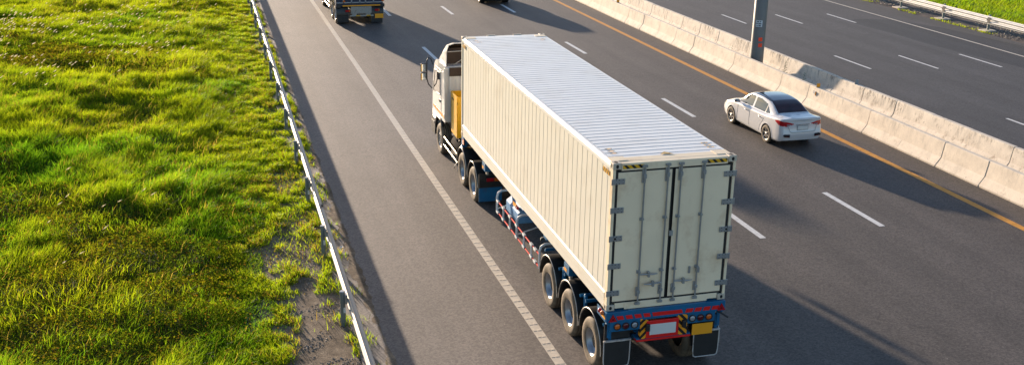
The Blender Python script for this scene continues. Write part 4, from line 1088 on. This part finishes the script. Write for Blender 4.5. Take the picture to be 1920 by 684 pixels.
# ------------------------------------------------------------------ leading truck with high-sided body
ft_ = thing('lorry', 'blue backed lorry with orange plate and black mud flaps cut off by the top edge', 'lorry', (1.15, 38.6, 0))
X0 = 1.15
def fx_(a): return a-X0
b = MB()
for sx in (-1, 1): b.box(sx*.42-.05, sx*.42+.05, .4, 7.6, .75, 1.0)
b.build('chassis', M['frame'], ft_)
HT = 5.2
MB().box(-1.24, 1.22, .02, .16, .93, 2.4).build('tailgate', M['lime'], ft_, .01)
b = MB()
for x in (-.85, -.43, .0, .30, .72): b.box(x-.03, x+.03, -.03, .018, 1.12, 2.35)
b.box(-1.22, 1.2, -.03, .018, 1.12, 1.17)
b.build('tailgate_rib', M['greyplate'], ft_, .006)
b = MB()
for sx in (-1, 1): b.box(sx*1.2-.04, sx*1.2+.04, .16, 6.2, 1.0, 2.4)
b.box(-1.16, 1.16, .16, 6.2, 1.0, 1.06); b.box(-1.16, 1.16, 6.1, 6.2, 1.0, 2.6)
b.build('cargo_body', M['lime'], ft_, .01)
# unseen covered load, its height set so its shadow reaches the far lanes
v = []; nx, ny = 12, 26
for j in range(ny+1):
    for i in range(nx+1):
        u = i/nx*2-1; y = .1+5.9*j/ny
        z = 2.4+(HT-2.4)*(1-abs(u)**5)*(1-abs(2*j/ny-1)**10)+.10*(random.random()-.5)
        v.append((u*1.2, y, z))
f = [(j*(nx+1)+i, j*(nx+1)+i+1, (j+1)*(nx+1)+i+1, (j+1)*(nx+1)+i) for j in range(ny) for i in range(nx)]
tag(MB().add(v, f, 0, True).build('load', mat('tarpaulin', (.05, .08, .05), .7), loc=(1.15, 38.6, 0)), 'unseen covered load in the lorry, heaped to throw its long shadow', 'load')
for cx in (fx_(.33), fx_(2.35)): MB().prism([(cx-.08, 1.18), (cx+.08, 1.18), (cx, 1.31)], 'y', -.05, -.035).build('triangle_reflector', M['amber'], ft_)
MB().box(fx_(.25), fx_(2.22), -.03, .0, .955, 1.015).build('orange_bar', M['orange'], ft_)
MB().box(-1.2, -1.0, -.02, .3, .88, 1.1).box(1.05, 1.3, -.02, .3, .88, 1.05).build('hinge_block', M['frame'], ft_, .02)
MB().box(fx_(.68), fx_(1.76), .0, .06, .56, .93).build('rear_frame', M['rust'], ft_, .01)
MB().box(fx_(.74), fx_(.98), -.0, .05, .42, .56).box(fx_(1.44), fx_(1.7), 0, .05, .42, .56).build('frame_foot', M['rust'], ft_)
MB().box(fx_(.62), fx_(1.86), -.04, .0, .42, .485).build('underrun_bar', M['yellowblack'], ft_, .01)
for (xa, xb, z) in ((.36, .66, .715), (1.90, 2.20, .735)):
    l = MB().box(fx_(xa), fx_(xb), -.04, .08, z-.08, z+.08).build('lamp_box', M['black'], ft_, .01)
    MB().box(fx_(xa)+.03, fx_(xb)-.10, -.046, -.04, z-.055, z+.055).build('red_lens', M['redlens'], l)
    MB().box(fx_(xb)-.09, fx_(xb)-.03, -.046, -.04, z-.055, z+.055).build('amber_lens', M['amber'], l)
MB().box(fx_(1.93), fx_(2.37), -.03, -.015, .30, .53).build('number_plate', M['orange'], ft_, .004)
MB().box(fx_(-.06), fx_(.55), .0, .02, .12, .62).build('mud_flap', M['flap'], ft_)
MB().box(fx_(1.74), fx_(2.32), .0, .02, .07, .58).build('mud_flap', M['flap'], ft_)
for y in (.62, 1.98):
    for sx in (-1, 1):
        c = copy_tree(W0, ft_); c.location = (sx*1.215, y, .488); c.scale = (-sx*1., 1, 1)
        fender(ft_, y, .52, .64, sx*1.24, sx*.6)
for sx in (-1, 1):
    c = copy_tree(fw, ft_); c.location = (sx*1.19, 6.4, .488); c.scale = (-sx*1., 1, 1)
    MB().tube([(sx*1.22, 2.9, .75), (sx*1.22, 5.6, .75)], .03, 8).tube([(sx*1.22, 2.9, .5), (sx*1.22, 5.6, .5)], .03, 8).build('side_guard', M['gold'], ft_)
    b = MB()
    for k in range(5): b.tube([(sx*1.2, .5+.3*k, 1.25), (sx*1.28, .6+.3*k, 1.1+.05*(k % 2)), (sx*1.22, .62+.3*k, .9)], .03, 6)
    b.build('lashing', M['gold'], ft_)
MB().prism([(6.35, 1.1), (7.0, 1.0), (8.3, .6), (8.35, 1.4), (8.2, 2.3), (7.8, 2.9), (6.35, 2.95)], 'x', -1.2, 1.2).build('cab', M['lime'], ft_, .05)

# ------------------------------------------------------------------ grass
def blade_mat(name, trans=.55, rough=.55):
    m = bpy.data.materials.new(name); m.use_nodes = True
    N = m.node_tree.nodes; L = m.node_tree.links; b = N['Principled BSDF']; out = N['Material Output']
    at = N.new('ShaderNodeAttribute'); at.attribute_name = 'tint'
    L.new(at.outputs['Color'], b.inputs['Base Color']); b.inputs['Roughness'].default_value = rough; b.inputs['Specular IOR Level'].default_value = .12
    tr_ = N.new('ShaderNodeBsdfTranslucent')
    s = N.new('ShaderNodeVectorMath'); s.operation = 'MULTIPLY'; L.new(at.outputs['Color'], s.inputs[0]); s.inputs[1].default_value = (3.2, 2.9, 1.1)
    L.new(s.outputs[0], tr_.inputs['Color'])
    mx = N.new('ShaderNodeMixShader'); mx.inputs[0].default_value = trans
    L.new(b.outputs[0], mx.inputs[1]); L.new(tr_.outputs[0], mx.inputs[2]); L.new(mx.outputs[0], out.inputs['Surface'])
    return m
M['blade'] = blade_mat('grass_blades')
M['herb'] = blade_mat('herb_leaves', .5, .9)
M['herb'].node_tree.nodes['Principled BSDF'].inputs['Specular IOR Level'].default_value = 0.
M['seed'] = blade_mat('seed_fluff', .6, .9)
for n_ in M['seed'].node_tree.nodes:
    if n_.type == 'VECT_MATH': n_.inputs[1].default_value = (1.38, 1.36, 1.25)
def mesh_np(name, V, F3, F4, tint, m):
    me = bpy.data.meshes.new(name); nv = len(V)
    me.vertices.add(nv); me.vertices.foreach_set('co', V.astype(np.float32).ravel())
    nl = F3.size+F4.size; me.loops.add(nl)
    me.loops.foreach_set('vertex_index', np.concatenate([F4.ravel(), F3.ravel()]).astype(np.int32))
    n4, n3 = len(F4), len(F3); me.polygons.add(n4+n3)
    st = np.concatenate([np.arange(n4)*4, n4*4+np.arange(n3)*3]).astype(np.int32)
    me.polygons.foreach_set('loop_start', st)
    me.update(calc_edges=True)
    ca = me.color_attributes.new('tint', 'FLOAT_COLOR', 'POINT')
    ca.data.foreach_set('color', np.concatenate([tint, np.ones((nv, 1))], 1).astype(np.float32).ravel())
    me.materials.append(m); me.validate()
    o = bpy.data.objects.new(name, me); C.objects.link(o); return o
def blades(name, x, y, z, h, w, lean, phi, col, label, cat):
    n = len(x); r = rng.random(n)*2*PI
    dx, dy = np.cos(r)*w/2, np.sin(r)*w/2; lx, ly = np.cos(phi)*lean*h, np.sin(phi)*lean*h
    P = np.stack([x, y, z], 1)
    a = P+np.stack([-dx, -dy, 0*x], 1); b = P+np.stack([dx, dy, 0*x], 1)
    mid = P+np.stack([lx*.3, ly*.3, h*.55], 1); c = mid+np.stack([-dx, -dy, 0*x], 1)*.8; d = mid+np.stack([dx, dy, 0*x], 1)*.8
    tip = P+np.stack([lx, ly, h*np.sqrt(np.clip(1-(lean*.6)**2, .15, 1))], 1)
    V = np.stack([a, b, c, d, tip], 1).reshape(-1, 3); k = np.arange(n)*5
    F4 = np.stack([k, k+1, k+3, k+2], 1); F3 = np.stack([k+2, k+3, k+4], 1)
    o = mesh_np(name, V, F3, F4, np.repeat(col, 5, 0), M['blade'])
    return tag(o, label, cat, kind='stuff')

def field_pts(n, xa, xb, ya, yb, dens):
    x = rng.uniform(xa, xb, n); y = rng.uniform(ya, yb, n)
    return x, y, rng.random(n) < dens(x, y)
def in_view(x, y): return x > -11.6 - .185*y            # left edge of the picture with margin
CY = np.array([.142, .190, .009]); CG = np.array([.060, .145, .009]); CB = np.array([.12, .095, .03]); CD = np.array([.075, .130, .012]); CS = np.array([.30, .25, .13])
# tall grass
N0 = 1150000
y = 60*rng.random(N0)**1.35-1.; x = rng.uniform(-25, -4.3, N0)
cl = fbm(vn2, x, y, 2.6); tall = fbm(vn, x+40, y, 5.); herb = fbm(vn3, x+9, y+70, 4.5)
tuft = vn2(x+5, y+3, .45)
lim = grass_edge(y)
d = .25+.75*np.clip((tuft-.25)*2, 0, 1); keep = in_view(x, y) & (x < lim) & (rng.random(N0) < d)
herbm = np.clip((herb-.53)/.06, 0, 1)*np.clip((-6.6-x)/1., 0, 1)
keep &= rng.random(N0) > herbm*.82
x, y, cl, tall, tuft, lim, herbm = [q[keep] for q in (x, y, cl, tall, tuft, lim, herbm)]
n = len(x); dist = np.hypot(x+7.2, y+16.8)
edge = np.clip((lim-x)/1.8, 0, 1)
h = (.10+.34*edge*np.clip(.35+1.6*(cl-.3), .25, 1.3)*(.6+.8*tuft))*rng.uniform(.6, 1.3, n)
w = (.0075+.00026*dist)*rng.uniform(.6, 1.3, n)
mixc = np.clip(.5+2.2*(fbm(vn, x+3, y+11, 3.6)-.45)+.18*rng.standard_normal(n)+.010*(y-18)+.5*(tuft-.5), 0, 1)[:, None]
col = CG*(1-mixc)+CY*mixc
br = (rng.random(n) < .05+.10*(fbm(vn3, x, y+30, 1.6) > .55))[:, None]; col = np.where(br, CB*rng.uniform(.8, 1.5, (n, 1)), col)*rng.uniform(.75, 1.25, (n, 1))
phi = 5.6+3.*(fbm(vn3, x, y, 1.5)-.5)+.9*rng.standard_normal(n)
print('tall blades', n)
blades('grass', x, y, ground_z(x, y)-.02, h, w, rng.uniform(.15, .95, n), phi, col, 'long backlit green grass filling the field on the left', 'grass')
# short sparse turf near the rail and seam tufts
N1 = 330000
y = 58*rng.random(N1)**1.3-1.; x = rng.uniform(-7.2, -3.5, N1)
lim = grass_edge(y); e_ = edge_x(y)
tf = vn(x+2, y+6, .35); tf2 = fbm(vn3, x*1.6, y, 1.1)
bare = np.clip((15-y)/9, 0, 1)
near_rail = np.exp(-((x-rail_x(y)-.05)/.32)**2)
dn = np.clip((tf2-.44-.22*bare)*6, 0, 1)*np.clip((tf-.35)*4, 0, 1) + (.8-.45*bare)*near_rail*np.clip((tf-.45)*4, 0, 1) + np.clip(1-bare, 0, 1)*.55*(x < rail_x(y)+.25) + .9*np.clip(1-(x-lim)/.40, 0, 1)*(tf > .4)
lush = np.clip((y-11)/6, 0, 1)*(x > rail_x(y)-.3)
dn = np.maximum(dn, lush*np.clip((tf-.22)*3, 0, .85))
dn *= (x < e_-.10+.10*(tf-.5))
keep = rng.random(N1) < np.clip(dn, 0, 1)
x, y, tf = x[keep], y[keep], tf[keep]; n = len(x); dist = np.hypot(x+7.2, y+16.8)
h = (.05+.15*np.clip(tf-.2, 0, 1))*rng.uniform(.4, 1.9, n); w = (.008+.0003*dist)*rng.uniform(.7, 1.3, n)
mixc = np.clip(.75+.3*rng.standard_normal(n), 0, 1)[:, None]; col = (CG*(1-mixc)+CY*1.05*mixc)*rng.uniform(.7, 1.3, (n, 1))
br = (rng.random(n) < .10+.25*(fbm(vn2, x+8, y, .9) > .52))[:, None]; col = np.where(br, CB*rng.uniform(.8, 1.4, (n, 1)), col)
print('short blades', n)
blades('verge_grass', x, y, ground_z(x, y)-.01, h, w, rng.uniform(.2, 1.1, n), rng.random(n)*2*PI, col, 'short patchy grass tufts along the steel guardrail', 'grass')
# low broadleaf herbs in patches
N2 = 1000000
y = 58*rng.random(N2)**1.4-1.; x = rng.uniform(-24, -5.8, N2)
hb = fbm(vn3, x+9, y+70, 4.5); hm = np.clip((hb-.52)/.06, 0, 1)*np.clip((-6.4-x)/.8, 0, 1)
keep = in_view(x, y) & (rng.random(N2) < hm*.9+.05)
x, y = x[keep], y[keep]; n = len(x); dist = np.hypot(x+7.2, y+16.8)
mound = .34*np.clip(fbm(vn, x, y, .9)-.10, 0, 1)+.14*vn2(x, y, .25)
z = ground_z(x, y)+mound*rng.random(n)**.5
s_ = (.013+.00042*dist)*rng.uniform(.7, 1.5, n)
a1 = rng.random(n)*2*PI; tl_ = rng.uniform(-.9, .9, n)
u = np.stack([np.cos(a1), np.sin(a1), tl_*.6], 1)*s_[:, None]; v_ = np.stack([-np.sin(a1), np.cos(a1), rng.uniform(-.7, .7, n)], 1)*(s_*.6)[:, None]
P = np.stack([x, y, z], 1); V = np.stack([P-u, P+v_, P+u, P-v_], 1).reshape(-1, 3); k = np.arange(n)*4
mixc = np.clip(.35+.3*rng.standard_normal(n)+1.5*(fbm(vn2, x+60, y, 2.)-.5), 0, 1)[:, None]
col = (CD*(1-mixc)+np.array([.18, .17, .014])*mixc)*rng.uniform(.7, 1.3, (n, 1))
tipb = (rng.random(n) < .12)[:, None]; col = np.where(tipb, np.array([.16, .10, .025]), col)
print('herb leaves', n)
o = mesh_np('ground_cover', V, np.zeros((0, 3), int), np.stack([k, k+1, k+2, k+3], 1), np.repeat(col, 4, 0), M['herb'])
tag(o, 'dark leafy ground cover in patches among the field grass', 'plants', kind='stuff')
# dry stalks
n = 4000
y = 56*rng.random(n)**1.3; x = rng.uniform(-22, -6.6, n); k_ = in_view(x, y) & (fbm(vn3, x, y+5, 2.) > .50); x, y = x[k_], y[k_]; n = len(x)
blades('dry_stalks', x, y, ground_z(x, y), rng.uniform(.35, .65, n), .004+.0002*np.hypot(x+7.2, y+16.8), rng.uniform(.3, .9, n), 5.9+.5*rng.standard_normal(n),
       np.array([.20, .16, .07])*rng.uniform(.7, 1.3, (n, 1)), 'thin dry brown stalks leaning over the green grass', 'grass')
# pale seed heads
hx, hy = [], []
for (cx, cy, sx_, sy_, nn) in ((-16.2, 38, 1.2, 2.2, 110), (-14.0, 37.5, 1.6, 2.2, 45), (-12.0, 40, 1., 2.0, 24), (-10.3, 39, 1.1, 2.2, 34), (-9.0, 31.5, .9, 1.5, 26), (-11.5, 33, 1.2, 1.8, 16), (-15.2, 29.5, 1., 1.4, 16), (-13.0, 27, .8, 1.0, 14), (-15.8, 26., .8, .8, 10), (-10.5, 10, 1.3, 2.2, 12), (-13, 33, 2.5, 3, 30), (-8, 44, 1.2, 3, 14)):
    hx += list(rng.normal(cx, sx_, nn)); hy += list(rng.normal(cy, sy_, nn))
hx, hy = np.array(hx), np.array(hy); n = len(hx)
hh = rng.uniform(.5, .68, n); ph = rng.normal(.2, .35, n); bs = ground_z(hx, hy)
V, F, T_ = [], [], []
for i in range(n):
    p = np.array([hx[i], hy[i], bs[i]]); dr_ = np.array([math.cos(ph[i]), math.sin(ph[i]), 0])
    top = p+dr_*.12+np.array([0, 0, hh[i]]); ln = rng.uniform(.13, .24); tp = top+dr_*ln*.85+np.array([0, 0, ln*.45])
    o_ = len(V); rad = .012+.00036*hy[i]
    sd_ = np.cross(dr_, [0, 0, 1.])
    V += [p, top+sd_*.004, top-sd_*.004]; T_ += [CY*1.0]*3; F.append((o_, o_+1, o_+2))
    m1 = top*.6+tp*.4
    upv = np.array([0, 0, 1.])
    V += [top]+[m1+rad*(math.cos(a)*sd_+math.sin(a)*upv) for a in (0, 1.57, 3.14, 4.71)]+[tp]; T_ += [np.array([.72, .68, .58])]*6
    q = o_+3
    for a in range(4): F += [(q, q+1+a, q+1+(a+1) % 4), (q+5, q+1+(a+1) % 4, q+1+a)]
o = mesh_np('seed_heads', np.array(V), np.array(F), np.zeros((0, 4), int), np.array(T_), M['seed'])
tag(o, 'pale fluffy seed heads catching the sun above the field grass', 'grass', kind='stuff')
# right-hand field
N3 = 130000
x = rng.uniform(35.6, 52, N3); y = rng.uniform(22, 62, N3)
k_ = (x-36.2-.5*fbm(vn, y, x*0, 2.)) > rng.normal(0, .25, N3); x, y = x[k_], y[k_]; n = len(x)
mixc = np.clip(.55+.25*rng.standard_normal(n)+(fbm(vn, x, y, 2.)-.5), 0, 1)[:, None]
blades('grass', x, y, -.03+0*x, rng.uniform(.12, .38, n)*np.clip((x-35.9)/1.2, .35, 1), rng.uniform(.02, .035, n), rng.uniform(.15, .8, n), 5.6+rng.standard_normal(n), (CG*(1-mixc)+CY*mixc)*rng.uniform(.8, 1.2, (n, 1)), 'smooth green grass behind the far guardrail on the right', 'grass')
n = 2600; y = rng.uniform(22, 56, n); x = 33.05+rng.exponential(.12, n)+.3*(rng.random(n) < .15); k_ = vn2(y, x*0, .8) > .55; x, y = x[k_], y[k_]; n = len(x)
blades('verge_grass', x, y, 0*x-.02, rng.uniform(.04, .14, n), rng.uniform(.015, .025, n), rng.uniform(.2, .8, n), rng.random(n)*6.3, CY*rng.uniform(.7, 1.2, (n, 1)), 'thin grass seam along the far shoulder under the guardrail', 'grass')
# loose stones
def stones(name, x, y, z, s, label):
    n = len(x); base = np.array([(1, 0, 0), (-1, 0, 0), (0, 1, 0), (0, -1, 0), (0, 0, .7), (0, 0, -.5)], float)
    V = base[None]*s[:, None, None]*rng.uniform(.6, 1.3, (n, 6, 1))
    a = rng.random(n)*6.3; ca, sa = np.cos(a)[:, None], np.sin(a)[:, None]
    V = np.stack([V[..., 0]*ca-V[..., 1]*sa, V[..., 0]*sa+V[..., 1]*ca, V[..., 2]], -1)+np.stack([x, y, z], 1)[:, None]
    F = np.array([(0, 2, 4), (2, 1, 4), (1, 3, 4), (3, 0, 4), (2, 0, 5), (1, 2, 5), (3, 1, 5), (0, 3, 5)])
    F = (F[None]+np.arange(n)[:, None, None]*6).reshape(-1, 3)
    o = mesh_np(name, V.reshape(-1, 3), F, np.zeros((0, 4), int), np.ones((n*6, 3)), M['stonem'])
    return tag(o, label, 'gravel', kind='stuff')
n = 26000; y = rng.uniform(0, 30, n); x = rng.uniform(-6.6, -3.9, n); k_ = fbm(vn2, x*2, y*2, 1.) > .47; x, y = x[k_], y[k_]
stones('gravel', x, y, ground_z(x, y), rng.uniform(.008, .035, len(x)), 'loose grey stones on the bare dirt beside the guardrail')
n = 5000; y = rng.uniform(22, 52, n); x = rng.uniform(33.1, 35.6, n); k_ = fbm(vn, x, y, 1.6) > .48; x, y = x[k_], y[k_]
stones('gravel', x, y, 0*x-.01, rng.uniform(.02, .06, len(x)), 'dark broken stones under the far guardrail on the right')
# weeds in the median
def weed(x, y, hgt, nl, label):
    b = MB()
    b.tube([(0, 0, 0), (.02, .0, hgt*.5), (.05, .01, hgt)], [.008, .006, .003], 6)
    for k in range(nl):
        z = hgt*(.2+.8*k/nl); a = k*2.4; l_ = .16*(1.15-k/nl); c_, s_ = math.cos(a), math.sin(a); cx = .05*z/hgt
        b.add([(cx, 0, z), (cx+c_*l_*.5-s_*.02, s_*l_*.5+c_*.02, z+.03), (cx+c_*l_, s_*l_, z+.02), (cx+c_*l_*.5+s_*.02, s_*l_*.5-c_*.02, z+.03)], [(0, 1, 2, 3)])
    o = b.build('weed', M['leafy'], loc=(x, y, 0), recalc=False)
    return tag(o, label, 'weed', 'weeds growing between the concrete barriers')
weed(16.65, 22.25, .82, 26, 'tall spiky green weed standing between the barriers right of the lamp pole')
weed(16.75, 20.9, .62, 12, 'small faint weed between the barriers farther right of the lamp pole')
weed(16.2, 26.2, .72, 12, 'small green weed between the barriers just left of the lamp pole')
weed(16.0, 24.05, .70, 8, 'tiny weed at the foot of the lamp pole')
# litter scraps
b = MB().add([(0, 0, 0), (.10, .02, .03), (.12, .10, .01), (.03, .09, .04)], [(0, 1, 2, 3)]).build('litter', M['wpipe'], loc=(-4.15, 7.85, .05), recalc=False)
tag(b, 'crumpled white scrap of plastic in the weeds beside the guardrail', 'litter')

# ------------------------------------------------------------------ light, sky, camera
sdir = Vector((-.208, 1., 1/6.35)).normalized()      # towards the sun
el = math.asin(sdir.z); az = math.atan2(sdir.x, sdir.y)
w = bpy.data.worlds.new('World'); S.world = w; w.use_nodes = True
N = w.node_tree.nodes; L = w.node_tree.links
sk = N.new('ShaderNodeTexSky'); sk.sky_type = 'NISHITA'; sk.sun_disc = False; sk.sun_elevation = el; sk.sun_rotation = az
sk.air_density = 1.; sk.dust_density = .6; sk.ozone_density = 2.4
wb = N.new('ShaderNodeVectorMath'); wb.operation = 'MULTIPLY'; L.new(sk.outputs[0], wb.inputs[0]); wb.inputs[1].default_value = (1.07, .975, .99)
L.new(wb.outputs[0], N['Background'].inputs['Color']); N['Background'].inputs['Strength'].default_value = .108
ld = bpy.data.lights.new('sun', 'SUN'); ld.energy = 5.0; ld.angle = math.radians(.9); ld.color = (1., .80, .60)
lo = bpy.data.objects.new('sun', ld); C.objects.link(lo); lo.rotation_euler = sdir.to_track_quat('Z', 'Y').to_euler(); lo.location = (-20, 60, 30)

cx, cy, cz, yaw, pitch, roll, fpx = -7.16176688, -16.8082301, 10.1286162, .294115847, .325679332, .0181370234, 1991.85360
fwd = Vector((math.sin(yaw)*math.cos(pitch), math.cos(yaw)*math.cos(pitch), -math.sin(pitch)))
right = Vector((math.cos(yaw), -math.sin(yaw), 0)); up = right.cross(fwd)
r_ = math.cos(roll)*right+math.sin(roll)*up; u_ = -math.sin(roll)*right+math.cos(roll)*up
mt = Matrix((r_, u_, -fwd)).transposed().to_4x4(); mt.translation = (cx, cy, cz)
cd = bpy.data.cameras.new('camera'); co = bpy.data.objects.new('camera', cd); C.objects.link(co); co.matrix_world = mt
cd.sensor_width = 36; cd.sensor_fit = 'HORIZONTAL'; cd.lens = fpx/1920*36; cd.clip_end = 5000; cd.clip_start = .1
cd.dof.use_dof = True; cd.dof.focus_distance = 22; cd.dof.aperture_fstop = 4.
S.camera = co
vs = S.view_settings; vs.view_transform = 'Standard'; vs.look = 'None'; vs.exposure = 1.3; vs.gamma = 1; vs.use_curve_mapping = False
S.cycles.max_bounces = 8; S.cycles.transparent_max_bounces = 4
